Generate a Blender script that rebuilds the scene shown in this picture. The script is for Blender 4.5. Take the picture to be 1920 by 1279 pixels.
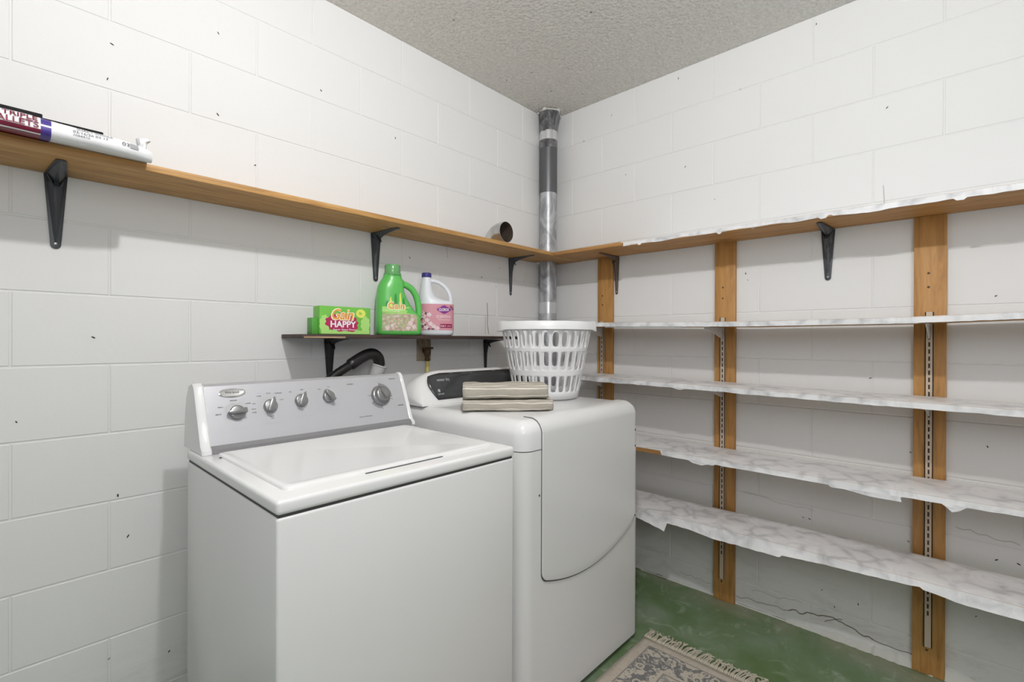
import bpy, bmesh, math, random
from mathutils import Vector, Matrix, noise

S = bpy.context.scene
for o in list(bpy.data.objects): bpy.data.objects.remove(o)
COL = S.collection

# ------------------------------------------------------------ camera
CAMZ = 1.205
F, AL, PIT, ROL = 902.0, 0.7515, -0.0025, 0.0033
f = Vector((math.cos(AL)*math.cos(PIT), math.sin(AL)*math.cos(PIT), math.sin(PIT)))
r = Vector((math.sin(AL), -math.cos(AL), 0)); u = r.cross(f)
r2 = r*math.cos(ROL)+u*math.sin(ROL); u2 = -r*math.sin(ROL)+u*math.cos(ROL)
cd = bpy.data.cameras.new('camera'); cam = bpy.data.objects.new('camera', cd); COL.objects.link(cam)
cd.sensor_fit = 'HORIZONTAL'; cd.sensor_width = 36; cd.lens = F/1920*36; cd.clip_start = 0.02
M = Matrix((r2, u2, -f)).transposed().to_4x4(); M.translation = (-2.311, -1.8445, CAMZ)
cam.matrix_world = M
S.camera = cam

# ------------------------------------------------------------ light
w = bpy.data.worlds.new('world'); S.world = w; w.use_nodes = True
bg = w.node_tree.nodes['Background']; bg.inputs[0].default_value = (0.95, 0.965, 1.0, 1); bg.inputs[1].default_value = 0.27
def lamp(name, kind, loc, power, size=0.05, rot=None, color=(1, 1, 1), size_y=None):
    l = bpy.data.lights.new(name, kind); l.energy = power; l.color = color
    if kind == 'AREA':
        l.size = size
        if size_y: l.shape = 'RECTANGLE'; l.size_y = size_y
    else: l.shadow_soft_size = size
    o = bpy.data.objects.new(name, l); COL.objects.link(o); o.location = loc
    if rot: o.rotation_euler = rot
    return o
lamp('ceiling_bulb', 'POINT', (-1.91, -1.57, 2.49), 46, 0.03, color=(0.99, 0.99, 1.0))
# added fill lamp pointing up, brightens the ceiling and the bounce from it
lamp('upward_fill', 'AREA', (-2.35, -2.15, 1.35), 17, 0.35, rot=(math.radians(180), math.radians(0), 0))
# unseen broad lamp added high behind the camera to fill faces turned towards it
lamp('rear_fill', 'AREA', (-2.75, -2.95, 1.95), 14, 1.0, rot=(math.radians(78), 0, math.radians(-43)), size_y=.8)
S.view_settings.view_transform = 'Standard'; S.view_settings.look = 'None'
S.view_settings.gamma = 1.0; S.view_settings.use_curve_mapping = False
S.view_settings.exposure = 0.13

# ------------------------------------------------------------ materials
def newmat(name, col=(.8, .8, .8), rough=.5, metal=0.0, spec=0.5, alpha=None, trans=0.0):
    m = bpy.data.materials.new(name); m.use_nodes = True
    b = m.node_tree.nodes['Principled BSDF']
    b.inputs['Base Color'].default_value = (*col, 1); b.inputs['Roughness'].default_value = rough
    b.inputs['Metallic'].default_value = metal; b.inputs['Specular IOR Level'].default_value = spec
    if trans: b.inputs['Transmission Weight'].default_value = trans
    return m
def N(m, t, **kw):
    n = m.node_tree.nodes.new(t)
    for k, v in kw.items(): setattr(n, k, v)
    return n
def L(m, a, b): m.node_tree.links.new(a, b)
def bsdf(m): return m.node_tree.nodes['Principled BSDF']
def coord(m, scale=(1, 1, 1), loc=(0, 0, 0), kind='Object'):
    tc = N(m, 'ShaderNodeTexCoord'); mp = N(m, 'ShaderNodeMapping')
    mp.inputs['Scale'].default_value = scale; mp.inputs['Location'].default_value = loc
    L(m, tc.outputs[kind], mp.inputs['Vector']); return mp.outputs['Vector']
def noisen(m, vec, scale, detail=4, rough=.5, dist=0):
    n = N(m, 'ShaderNodeTexNoise'); n.inputs['Scale'].default_value = scale; n.inputs['Detail'].default_value = detail
    n.inputs['Roughness'].default_value = rough; n.inputs['Distortion'].default_value = dist
    L(m, vec, n.inputs['Vector']); return n.outputs['Fac']
def ramp(m, fac, stops):
    n = N(m, 'ShaderNodeValToRGB'); e = n.color_ramp.elements
    while len(e) < len(stops): e.new(.5)
    for i, (p, c) in enumerate(stops): e[i].position = p; e[i].color = (*c, 1) if len(c) == 3 else c
    L(m, fac, n.inputs['Fac']); return n.outputs['Color']
def mix(m, fac, a, b, mode='MIX'):
    n = N(m, 'ShaderNodeMix', data_type='RGBA', blend_type=mode)
    for i, v in ((0, fac), (6, a), (7, b)):
        if isinstance(v, (int, float)): n.inputs[i].default_value = v
        elif isinstance(v, tuple): n.inputs[i].default_value = (*v, 1)
        else: L(m, v, n.inputs[i])
    return n.outputs[2]
def mth(m, op, a, b=None, c=None, clamp=False):
    n = N(m, 'ShaderNodeMath', operation=op, use_clamp=clamp)
    for i, v in enumerate((a, b, c)):
        if v is None: continue
        if isinstance(v, (int, float)): n.inputs[i].default_value = v
        else: L(m, v, n.inputs[i])
    return n.outputs[0]
def bump(m, h, strength=.3, dist=.01):
    n = N(m, 'ShaderNodeBump'); n.inputs['Strength'].default_value = strength; n.inputs['Distance'].default_value = dist
    L(m, h, n.inputs['Height']); L(m, n.outputs['Normal'], bsdf(m).inputs['Normal'])
def setcol(m, c): L(m, c, bsdf(m).inputs['Base Color'])
def sep(m, v):
    n = N(m, 'ShaderNodeSeparateXYZ'); L(m, v, n.inputs[0]); return n.outputs

def wall_mat(name, base, dirty=True):
    m = newmat(name, base, .62, spec=.3); v = coord(m)
    n1 = noisen(m, v, 2.2, 3); n2 = noisen(m, v, 60, 4, .6)
    c = mix(m, mth(m, 'MULTIPLY', n1, .35), base, tuple(x*.90 for x in base))
    if dirty:
        z = sep(m, v)[2]
        low = N(m, 'ShaderNodeMapRange'); L(m, z, low.inputs[0])
        low.inputs[1].default_value = .30; low.inputs[2].default_value = .02; low.inputs[3].default_value = 0; low.inputs[4].default_value = 1
        v2 = coord(m, (1, 2, 5)); nn = noisen(m, v2, 3.2, 6, .7, .6)
        mask = mth(m, 'MULTIPLY', low.outputs[0], ramp(m, nn, [(.48, (0, 0, 0)), (.66, (1, 1, 1))]))
        c = mix(m, mth(m, 'MULTIPLY', mask, .35), c, (.36, .32, .26))
    setcol(m, c); bump(m, n2, .12, .003)
    return m
M_wall = wall_mat('white_block_paint', (.81, .808, .80))
M_mortar = newmat('mortar_paint', (.77, .768, .76), .7)
M_speck = newmat('dark_speck', (.05, .045, .04), .7)
M_crack = newmat('crack_dirt', (.24, .205, .155), .9)
M_stain = newmat('tan_stain', (.36, .26, .15), .8)

def ceil_mat():
    m = newmat('popcorn_ceiling', (.76, .745, .70), .9, spec=.2); v = coord(m)
    vo = N(m, 'ShaderNodeTexVoronoi'); vo.inputs['Scale'].default_value = 75; L(m, v, vo.inputs['Vector'])
    n = noisen(m, v, 60, 5, .7)
    h = mth(m, 'ADD', mth(m, 'MULTIPLY', mth(m, 'SUBTRACT', .6, vo.outputs['Distance']), .9), n)
    c = ramp(m, n, [(.35, (.74, .725, .68)), (.6, (.86, .845, .80)), (.72, (.93, .92, .90))])
    setcol(m, c); bump(m, h, .9, .012); return m
M_ceil = ceil_mat()

def floor_mat():
    m = newmat('green_painted_concrete', (.1, .2, .08), .38); v = coord(m)
    n1 = noisen(m, v, 3.2, 5, .6, .5); n2 = noisen(m, v, 9, 8, .68, 1.2); n3 = noisen(m, v, 1.6, 3)
    c = ramp(m, n1, [(.36, (.105, .175, .062)), (.52, (.150, .225, .115)), (.66, (.215, .275, .19))])
    sc = ramp(m, n2, [(.54, (0, 0, 0)), (.70, (1, 1, 1))])
    c = mix(m, mth(m, 'MULTIPLY', sc, .65), c, (.42, .48, .38))
    x = sep(m, v)[0]
    edge = N(m, 'ShaderNodeMapRange'); L(m, x, edge.inputs[0])
    edge.inputs[1].default_value = -.16; edge.inputs[2].default_value = 0; edge.inputs[3].default_value = 0; edge.inputs[4].default_value = .55
    c = mix(m, mth(m, 'MULTIPLY', edge.outputs[0], ramp(m, n1, [(.42, (0, 0, 0)), (.6, (1, 1, 1))])), c, (.34, .27, .19))
    setcol(m, c); L(m, ramp(m, n2, [(.3, (.28,)*3), (.7, (.6,)*3)]), bsdf(m).inputs['Roughness'])
    bump(m, n2, .15, .004); return m
M_floor = floor_mat()

def wood_mat(name, c0, c1, c2, axis='x', rough=.55, knots=True, seed=0):
    m = newmat(name, c1, rough)
    sc = {'x': (1.2, 14, 14), 'y': (14, 1.2, 14), 'z': (14, 14, 1.2)}[axis]
    v = coord(m, sc, (seed*3.1, seed*1.7, seed*.9)); n = noisen(m, v, 2.4, 6, .6, 1.4)
    v2 = coord(m, tuple(x*3 for x in sc)); n2 = noisen(m, v2, 3.0, 3, .6)
    c = ramp(m, n, [(.30, c0), (.5, c1), (.72, c2)])
    c = mix(m, mth(m, 'MULTIPLY', n2, .35), c, tuple(x*.6 for x in c1))
    if knots:
        ks = {'x': (2.2, 7, 7), 'y': (7, 2.2, 7), 'z': (7, 7, 2.2)}[axis]
        vo = N(m, 'ShaderNodeTexVoronoi'); vo.inputs['Scale'].default_value = 1.3
        L(m, coord(m, ks, (seed*2.3, seed, .4)), vo.inputs['Vector'])
        k = ramp(m, vo.outputs['Distance'], [(.05, (1, 1, 1)), (.12, (0, 0, 0))])
        c = mix(m, mth(m, 'MULTIPLY', k, .75), c, (.10, .05, .02))
    setcol(m, c); bump(m, n, .1, .002); return m
M_pine = wood_mat('honey_pine_along_x', (.30, .150, .045), (.52, .275, .085), (.64, .38, .145), 'x')
M_piney = wood_mat('honey_pine_along_y', (.28, .130, .038), (.48, .240, .072), (.62, .35, .12), 'y', seed=2)
M_pinez = wood_mat('amber_pine_upright', (.34, .160, .042), (.50, .255, .075), (.62, .35, .12), 'z', seed=5)
M_dark = wood_mat('dark_stained_board', (.025, .014, .012), (.05, .028, .022), (.09, .05, .035), 'x', knots=False)
M_bare = wood_mat('bare_wood_edge', (.28, .18, .10), (.42, .28, .16), (.5, .36, .22), 'x', knots=False)

def marble_mat():
    m = newmat('marble_contact_paper', (.8, .8, .8), .33); v = coord(m)
    wn = N(m, 'ShaderNodeTexNoise'); wn.inputs['Scale'].default_value = 9; wn.inputs['Detail'].default_value = 4
    L(m, v, wn.inputs['Vector'])
    vm = N(m, 'ShaderNodeVectorMath', operation='MULTIPLY_ADD'); L(m, wn.outputs['Color'], vm.inputs[0])
    vm.inputs[1].default_value = (.07, .07, .07); L(m, v, vm.inputs[2])
    vo = N(m, 'ShaderNodeTexVoronoi', feature='DISTANCE_TO_EDGE'); vo.inputs['Scale'].default_value = 12
    L(m, vm.outputs[0], vo.inputs['Vector'])
    e = ramp(m, vo.outputs['Distance'], [(.0, (1, 1, 1)), (.20, (0, 0, 0))])
    n = noisen(m, v, 8, 5, .6, .8)
    patch = ramp(m, n, [(.38, (0, 0, 0)), (.60, (1, 1, 1))])
    fac = mth(m, 'ADD', mth(m, 'MULTIPLY', mth(m, 'MULTIPLY', e, patch), .62), mth(m, 'MULTIPLY', patch, .20), clamp=True)
    setcol(m, mix(m, fac, (.88, .88, .89), (.45, .455, .475))); return m
M_marble = marble_mat()

M_white = newmat('white_enamel', (.80, .80, .80), .16, spec=.5)
M_whitec = newmat('white_cabinet_enamel', (.76, .76, .755), .22, spec=.5)
M_seam = newmat('dark_seam', (.06, .06, .06), .6)
M_seaml = newmat('door_gap', (.11, .11, .11), .6)
M_fascia = newmat('silver_grey_fascia', (.52, .52, .545), .38, metal=.25)
M_fasciad = newmat('grey_trim_strip', (.27, .27, .28), .4, metal=.2)
M_knob = newmat('satin_grey_knob', (.30, .30, .30), .28, metal=.7)
M_knobp = newmat('pale_knob_ring', (.52, .52, .53), .35)
M_print = newmat('grey_print', (.14, .14, .15), .6)
M_printl = newmat('pale_print', (.50, .50, .50), .5)
M_chrome = newmat('chrome_badge', (.72, .72, .72), .18, metal=.8)
M_panel = newmat('black_glossy_panel', (.035, .036, .038), .16)
M_panelt = newmat('panel_lettering', (.42, .43, .44), .5)
M_bracket = newmat('dark_grey_bracket', (.065, .072, .082), .42, metal=.3)
M_bracketb = newmat('black_bracket', (.018, .017, .017), .45)
M_bracketw = newmat('brown_bracket', (.12, .085, .06), .5)
M_std = newmat('cream_metal_standard', (.60, .49, .38), .45)
M_slot = newmat('slot_dark', (.05, .03, .015), .8)
M_arm = newmat('white_metal_arm', (.66, .65, .64), .4)
M_screw = newmat('screw_metal', (.45, .44, .42), .35, metal=.8)
M_blackp = newmat('black_rubber', (.010, .010, .010), .35)
M_pvc = newmat('grey_plastic_pipe', (.52, .52, .51), .4)
M_yellow = newmat('yellow_pipe', (.72, .60, .16), .5)
M_rust = newmat('rusty_brass', (.10, .055, .025), .6, metal=.3)
M_basket = newmat('white_basket_plastic', (.84, .84, .85), .3)
M_duct = newmat('galvanised_grey', (.15, .155, .16), .42, metal=.75)
def mottle(name, a, b, metal, rough, sc=14):
    m = newmat(name, a, rough, metal=metal); n = noisen(m, coord(m, (1, 1, .5)), sc, 5, .65, 1)
    setcol(m, ramp(m, n, [(.4, a), (.58, b)])); return m
M_ductm = mottle('mottled_galvanised', (.30, .31, .325), (.55, .56, .58), .45, .4)
M_ductl = newmat('shiny_duct_band', (.70, .71, .73), .3, metal=.6)
M_ductd = mottle('old_flashing', (.07, .07, .075), (.24, .24, .25), .3, .5, 22)
M_elbow = mottle('aluminium_elbow', (.38, .38, .38), (.62, .62, .61), .9, .22, 8)
M_inner = newmat('duct_inside', (.10, .075, .06), .6, metal=.3)
M_plaster = newmat('crumbly_plaster', (.78, .76, .72), .9)

# printing colours
M_green = newmat('bright_green_plastic', (.125, .53, .11), .28)
M_greenb = newmat('green_box_card', (.17, .52, .07), .4)
M_greend = newmat('dark_green_side', (.09, .34, .05), .4)
M_greenl = newmat('light_green_print', (.42, .72, .20), .4)
M_capg = newmat('translucent_green_cap', (.22, .58, .22), .2, trans=.35)
M_orange = newmat('orange_print', (.86, .36, .05), .4)
M_cream = newmat('cream_print', (.92, .86, .62), .4)
M_magenta = newmat('crimson_print', (.45, .02, .10), .4)
M_wprint = newmat('white_print', (.88, .88, .88), .4)
M_lemon = newmat('lemon_print', (.75, .82, .15), .4)
M_deepg = newmat('deep_green_print', (.03, .30, .05), .4)
M_bleach = newmat('white_bottle_plastic', (.80, .82, .86), .3)
M_navy = newmat('navy_cap', (.045, .04, .22), .35)
M_navyp = newmat('navy_print', (.06, .035, .25), .4)
M_purple = newmat('purple_print', (.24, .03, .26), .4)
M_pink = newmat('pink_label', (.68, .30, .36), .42)
M_wine = newmat('wine_print', (.30, .01, .07), .4)
M_plum = newmat('dark_petal_print', (.16, .06, .10), .45)
M_petal = newmat('pale_petal_print', (.84, .66, .68), .45)
M_maroon = newmat('maroon_print', (.20, .015, .045), .35)
M_poly = newmat('white_polythene', (.80, .80, .81), .3)
M_polyg = newmat('grey_polythene', (.36, .36, .37), .4)
M_blackpl = newmat('black_polythene', (.007, .007, .008), .7, spec=.25)

def label_mat():
    m = newmat('floral_label', (.6, .4, .4), .42); v = coord(m)
    n = noisen(m, v, 60, 4, .6, 1)
    vo = N(m, 'ShaderNodeTexVoronoi'); vo.inputs['Scale'].default_value = 85; L(m, v, vo.inputs['Vector'])
    c = ramp(m, mth(m, 'ADD', mth(m, 'MULTIPLY', n, .6), mth(m, 'MULTIPLY', vo.outputs['Distance'], .6)), [(.30, (.86, .74, .68)), (.48, (.72, .40, .42)), (.62, (.40, .55, .25)), (.8, (.55, .25, .28))])
    setcol(m, c); return m
M_floral = label_mat()

def towel_mat():
    m = newmat('striped_beige_towel', (.5, .46, .4), .95, spec=.1)
    tc = N(m, 'ShaderNodeTexCoord'); s = sep(m, tc.outputs['UV'])
    v = mth(m, 'FRACT', mth(m, 'MULTIPLY', s[1], 11.0))
    st = ramp(m, v, [(.0, (1, 1, 1)), (.13, (1, 1, 1)), (.20, (0, 0, 0)), (.90, (0, 0, 0)), (.97, (1, 1, 1))])
    n = noisen(m, coord(m), 260, 3, .6); n2 = noisen(m, coord(m), 25, 4)
    base = mix(m, n2, (.47, .435, .37), (.37, .34, .285))
    setcol(m, mix(m, mth(m, 'MULTIPLY', st, .85), base, (.82, .78, .71)))
    bump(m, mth(m, 'ADD', n, mth(m, 'MULTIPLY', st, .6)), .5, .003); return m
M_towel = towel_mat()

def rug_mat():
    m = newmat('cream_grey_patterned_rug', (.5, .47, .4), .95, spec=.1); v = coord(m); s = sep(m, v)
    dx = mth(m, 'MULTIPLY', s[0], -1); dy = mth(m, 'MULTIPLY', s[1], -1)   # distance from fringe end / from side
    d = mth(m, 'MINIMUM', dx, dy)
    vo = N(m, 'ShaderNodeTexVoronoi'); vo.inputs['Scale'].default_value = 26; L(m, v, vo.inputs['Vector'])
    n = noisen(m, v, 38, 5, .65, 1.5); n2 = noisen(m, v, 14, 3, .6, 1.0)
    ring = mth(m, 'ABSOLUTE', mth(m, 'SUBTRACT', vo.outputs['Distance'], .36))
    flower = mth(m, 'LESS_THAN', ring, .09)
    leaf = ramp(m, n, [(.50, (0, 0, 0)), (.54, (1, 1, 1))])
    cream = (.52, .475, .40); grey = (.185, .185, .185)
    bandpat = mix(m, mth(m, 'MAXIMUM', flower, leaf, clamp=True), grey, cream)
    field = mix(m, ramp(m, n2, [(.47, (0, 0, 0)), (.53, (1, 1, 1))]), cream, mix(m, leaf, (.30, .29, .27), cream))
    def band(lo, hi): return mth(m, 'MULTIPLY', mth(m, 'GREATER_THAN', d, lo), mth(m, 'LESS_THAN', d, hi))
    c = mix(m, ramp(m, n, [(.45, (0, 0, 0)), (.7, (1, 1, 1))]), cream, (.46, .38, .32))
    c = mix(m, band(.045, .14), c, bandpat)
    c = mix(m, mth(m, 'GREATER_THAN', d, .155), c, field)
    c = mix(m, mth(m, 'ADD', band(.040, .045), band(.152, .158), clamp=True), c, (.27, .25, .23))
    setcol(m, c); bump(m, noisen(m, v, 500, 2), .4, .003); return m
M_rug = rug_mat()
M_fringe = newmat('cream_fringe', (.56, .52, .42), .95, spec=.1)

# ------------------------------------------------------------ mesh helper
class MB:
    def __init__(s): s.v = []; s.f = []; s.mi = []; s.uv = {}
    def add(s, vs, fs, mi=0):
        o = len(s.v); s.v += [tuple(p) for p in vs]
        for f_ in fs: s.f.append([i+o for i in f_]); s.mi.append(mi)
        return s
    def box(s, a, b, mi=0, T=None):
        (x0, y0, z0), (x1, y1, z1) = a, b
        vs = [(x0, y0, z0), (x1, y0, z0), (x1, y1, z0), (x0, y1, z0), (x0, y0, z1), (x1, y0, z1), (x1, y1, z1), (x0, y1, z1)]
        if T: vs = [T(Vector(p)) for p in vs]
        return s.add(vs, [(0, 3, 2, 1), (4, 5, 6, 7), (0, 1, 5, 4), (1, 2, 6, 5), (2, 3, 7, 6), (3, 0, 4, 7)], mi)
    def loft(s, rings, mi=0, caps=True, closed=True, loop=False):
        n = len(rings[0]); vs = [p for R in rings for p in R]; fs = []
        m = len(rings)
        for i in range(m if loop else m-1):
            for j in range(n if closed else n-1):
                a = i*n+j; b = i*n+(j+1) % n; i2 = (i+1) % m
                fs.append((a, b, i2*n+(j+1) % n, i2*n+j))
        if caps and not loop: fs.append(tuple(range(n-1, -1, -1))); fs.append(tuple((m-1)*n+j for j in range(n)))
        return s.add(vs, fs, mi)
    def tube(s, pts, rad, n=14, mi=0, caps=True):
        pts = [Vector(p) for p in pts]; R = []
        if not isinstance(rad, (list, tuple)): rad = [rad]*len(pts)
        nrm = None
        for i, p in enumerate(pts):
            t = (pts[min(i+1, len(pts)-1)]-pts[max(i-1, 0)]).normalized()
            if nrm is None:
                nrm = t.orthogonal().normalized()
            nrm = (nrm - t*nrm.dot(t)).normalized(); bn = t.cross(nrm)
            R.append([p+(nrm*math.cos(2*math.pi*j/n)+bn*math.sin(2*math.pi*j/n))*rad[i] for j in range(n)])
        return s.loft(R, mi, caps)
    def lathe(s, prof, c, n=40, mi=0, a0=0, a1=2*math.pi, axis='z'):
        full = abs(a1-a0-2*math.pi) < 1e-6; R = []
        k = n if full else n+1
        for j in range(k):
            a = a0+(a1-a0)*j/n
            ring = []
            for rr, z in prof:
                p = Vector((rr*math.cos(a), rr*math.sin(a), z))
                ring.append(p+Vector(c))
            R.append(ring)
        return s.loft(R, mi, caps=False, closed=False, loop=full)
    def prism(s, poly, fr, depth, mi=0):
        """poly of (u,v) placed on frame fr=(o,ux,uy,un), thick along un"""
        o, ux, uy, un = [Vector(q) for q in fr]
        n = len(poly)
        a = [o+ux*p[0]+uy*p[1] for p in poly]; b = [q+un*depth for q in a]
        fs = [tuple(range(n-1, -1, -1)), tuple(range(n, 2*n))]+[(i, (i+1) % n, n+(i+1) % n, n+i) for i in range(n)]
        return s.add(a+b, fs, mi)
    def build(s, name, mats, parent=None, bevel=0, seg=2, angle=35, origin=None, weld=False, label=None, kind=None, subsurf=0, bevang=30, smooth=True):
        if not isinstance(mats, (list, tuple)): mats = [mats]
        me = bpy.data.meshes.new(name)
        off = Vector(origin) if origin is not None else Vector((0, 0, 0))
        me.from_pydata([tuple(Vector(p)-off) for p in s.v], [], s.f)
        for m in mats: me.materials.append(m)
        me.polygons.foreach_set('material_index', s.mi)
        bm = bmesh.new(); bm.from_mesh(me)
        if weld: bmesh.ops.remove_doubles(bm, verts=bm.verts, dist=1e-5)
        bmesh.ops.recalc_face_normals(bm, faces=bm.faces)
        if bevel:
            es = [e for e in bm.edges if len(e.link_faces) == 2 and e.calc_face_angle(0) > math.radians(bevang)]
            bmesh.ops.bevel(bm, geom=es, offset=bevel, segments=seg, profile=.5, affect='EDGES', clamp_overlap=True)
        bm.to_mesh(me); bm.free()
        if smooth:
            me.polygons.foreach_set('use_smooth', [True]*len(me.polygons)); me.set_sharp_from_angle(angle=math.radians(angle))
        o = bpy.data.objects.new(name, me); COL.objects.link(o); o.location = off
        if parent is not None:
            o.parent = parent; o.location = off-parent.location if parent.rotation_euler.z == 0 else off
        if label: o['label'] = label
        if kind: o['kind'] = kind
        return o
def thing(name, label, cat, loc, group=None, rz=0):
    o = bpy.data.objects.new(name, None); COL.objects.link(o); o.location = loc; o.rotation_euler = (0, 0, rz)
    o.empty_display_size = .05
    o['label'] = label; o['category'] = cat
    if group: o['group'] = group
    return o
def tag(o, label, cat, group=None, kind=None):
    o['label'] = label; o['category'] = cat
    if group: o['group'] = group
    if kind: o['kind'] = kind
    return o

def text_mesh(txt, w, h, bold=0.0, extrude=.0):
    cu = bpy.data.curves.new('t', 'FONT'); cu.body = txt; cu.size = 1; cu.offset = bold; cu.resolution_u = 3
    ob = bpy.data.objects.new('t', cu); COL.objects.link(ob); bpy.context.view_layer.update()
    me = bpy.data.meshes.new_from_object(ob.evaluated_get(bpy.context.evaluated_depsgraph_get()))
    vs = [v.co.copy() for v in me.vertices]; fs = [tuple(p.vertices) for p in me.polygons]
    bpy.data.objects.remove(ob); bpy.data.curves.remove(cu); bpy.data.meshes.remove(me)
    if not vs: return [], []
    x0 = min(p.x for p in vs); x1 = max(p.x for p in vs); y0 = min(p.y for p in vs); y1 = max(p.y for p in vs)
    sx = w/(x1-x0); sy = h/(y1-y0)
    return [((p.x-(x0+x1)/2)*sx, (p.y-(y0+y1)/2)*sy) for p in vs], fs
def text_on(mb, txt, w, h, fn, cx, cy, lift=.0006, bold=0.0, mi=0, slant=0, thick=.0003):
    """fn(u,v,lift) -> 3d point; a shallow printed letter layer"""
    vs, fs = text_mesh(txt, w, h, bold)
    mb.add([fn(cx+p[0]+slant*p[1], cy+p[1], lift) for p in vs], fs, mi)

# ------------------------------------------------------------ room
BH, BL = .2032, .4064
ZJ, CEIL = .1118, 2.549
def block_wall(side, length, phase_even, marks, cracks):
    """blocks as raised bevelled faces, joints between them; side 'L' is plane y=0, 'R' is plane x=0"""
    mb = MB()
    def P(t, d, z): return (-t, d, z) if side == 'L' else (d, -t, z)
    g, sl, dep = .0020, .0018, .0021
    k0 = -1
    k = k0
    while ZJ+k*BH < CEIL:
        z0 = max(0.0, ZJ+k*BH); z1 = min(CEIL, ZJ+(k+1)*BH)
        # courses counted from course 0 whose lower joint is at 1.331
        c = k-6
        odd = (c % 2 == 1)
        ph = phase_even+(BH if odd else 0)
        t = ph-BL*2
        while t < length:
            a, b = max(0.0, t), min(length, t+BL)
            if b-a > .02:
                ra, rb, rz0, rz1 = a+(g if a > 0 else 0), b-g, z0+g, z1-(g if z1 < CEIL else 0)
                vs = [P(ra+sl, 0, rz0+sl), P(rb-sl, 0, rz0+sl), P(rb-sl, 0, rz1-sl), P(ra+sl, 0, rz1-sl),
                      P(ra, dep, rz0), P(rb, dep, rz0), P(rb, dep, rz1), P(ra, dep, rz1)]
                mb.add(vs, [(0, 1, 2, 3), (0, 4, 5, 1), (1, 5, 6, 2), (2, 6, 7, 3), (3, 7, 4, 0)], 0)
            t += BL
        k += 1
    mb.add([P(0, dep, 0), P(length, dep, 0), P(length, dep, CEIL), P(0, dep, CEIL), P(0, .1, 0), P(length, .1, 0), P(length, .1, CEIL), P(0, .1, CEIL)],
           [(0, 1, 2, 3), (7, 6, 5, 4), (0, 4, 5, 1), (3, 2, 6, 7), (0, 3, 7, 4), (1, 5, 6, 2)], 1)
    rnd = random.Random(3 if side == 'L' else 8)
    for (t, z) in marks:
        a = rnd.uniform(-1.2, 1.2)+math.pi/2; ln = rnd.uniform(.0035, .006); wd = ln*rnd.uniform(.28, .45)
        pts = []
        for j in range(8):
            q = 2*math.pi*j/8; uu, vv = ln*math.cos(q), wd*math.sin(q)
            pts.append(P(t+uu*math.cos(a)-vv*math.sin(a), -.0009, z+uu*math.sin(a)+vv*math.cos(a)))
        mb.add(pts+[P(t, -.0022, z)], [(j, (j+1) % 8, 8) for j in range(8)], 2)
    for (pts, wd, mi) in cracks:
        for i in range(len(pts)-1):
            (t0, z0), (t1, z1) = pts[i], pts[i+1]
            dx, dz = t1-t0, z1-z0; l = math.hypot(dx, dz); wd_ = wd*.75; nx, nz = -dz/l*wd_/2, dx/l*wd_/2
            mb.add([P(t0-nx, -.0008, z0-nz), P(t1-nx, -.0008, z1-nz), P(t1+nx, -.0008, z1+nz), P(t0+nx, -.0008, z0+nz)], [(0, 1, 2, 3)], mi)
    return mb
Lspk = [(-1.8, 2.241), (-2.089, 1.971), (-2.079, 2.078), (-1.801, 1.965), (-1.683, 1.825), (-1.442, 2.183), (-1.102, 2.101), (-2.12, 1.208), (-2.276, 0.981), (-2.064, 0.735), (-2.04, 0.606), (-1.936, 0.207), (-2.084, 0.255), (-1.024, 1.579), (-0.437, 1.596), (-0.465, 1.494), (-0.573, 1.533)]
Rspk = [(-0.848, 2.059), (-0.991, 1.871), (-0.519, 2.096), (-1.401, 2.514), (-1.634, 2.093), (-1.103, 2.349), (-0.811, 2.507), (-1.929, 1.359), (-1.587, 1.061), (-1.911, 0.845), (-1.13, 1.508), (-1.139, 1.478), (-1.362, 0.464), (-1.385, 0.463), (-1.703, 0.461), (-1.708, 0.793), (-1.934, 0.465), (-1.986, 0.467), (-1.43, 0.183), (-1.474, 0.13), (-1.552, 0.17), (-1.885, 0.254), (-0.431, 2.444), (-0.248, 2.352)]
def wob(p0, p1, n, amp, seed):
    rn = random.Random(seed)
    return [(p0[0]+(p1[0]-p0[0])*i/n, p0[1]+(p1[1]-p0[1])*i/n+(rn.uniform(-amp, amp) if 0 < i < n else 0)) for i in range(n+1)]
Lcr = [([(.533, 1.40), (.528, 1.34), (.53, 1.29), (.52, 1.235)], .006, 4), ([(.545, 1.33), (.545, 1.235)], .003, 4),
       ([(.81, 1.665), (.805, 1.63), (.80, 1.605)], .004, 5)]
Rcr = [(wob((1.095, .036), (1.31, .052), 10, .006, 1), .003, 3), (wob((1.31, .052), (1.47, .085), 12, .007, 2), .006, 3),
       (wob((1.47, .085), (1.60, .050), 9, .006, 3), .006, 3), (wob((1.60, .050), (1.72, .045), 8, .003, 4), .004, 3),
       (wob((1.44, .058), (1.50, .088), 6, .006, 5), .004, 3), (wob((1.16, .085), (1.36, .105), 9, .008, 6), .0025, 5),
       (wob((.83, .06), (.98, .055), 8, .01, 7), .003, 5), (wob((1.83, .55), (1.99, .53), 8, .005, 8), .003, 5), (wob((1.12, .52), (1.40, .50), 9, .008, 12), .002, 5),
       (wob((.63, .003), (.74, .004), 5, .002, 9), .010, 3), (wob((1.10, .004), (1.30, .004), 6, .002, 10), .007, 3),
       ([(1.624, 1.80), (1.628, 1.72)], .004, 5)]
M_scuff = newmat('grey_scuff', (.52, .50, .47), .8)
wm = [M_wall, M_mortar, M_speck, M_crack, M_stain, M_scuff]
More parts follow.
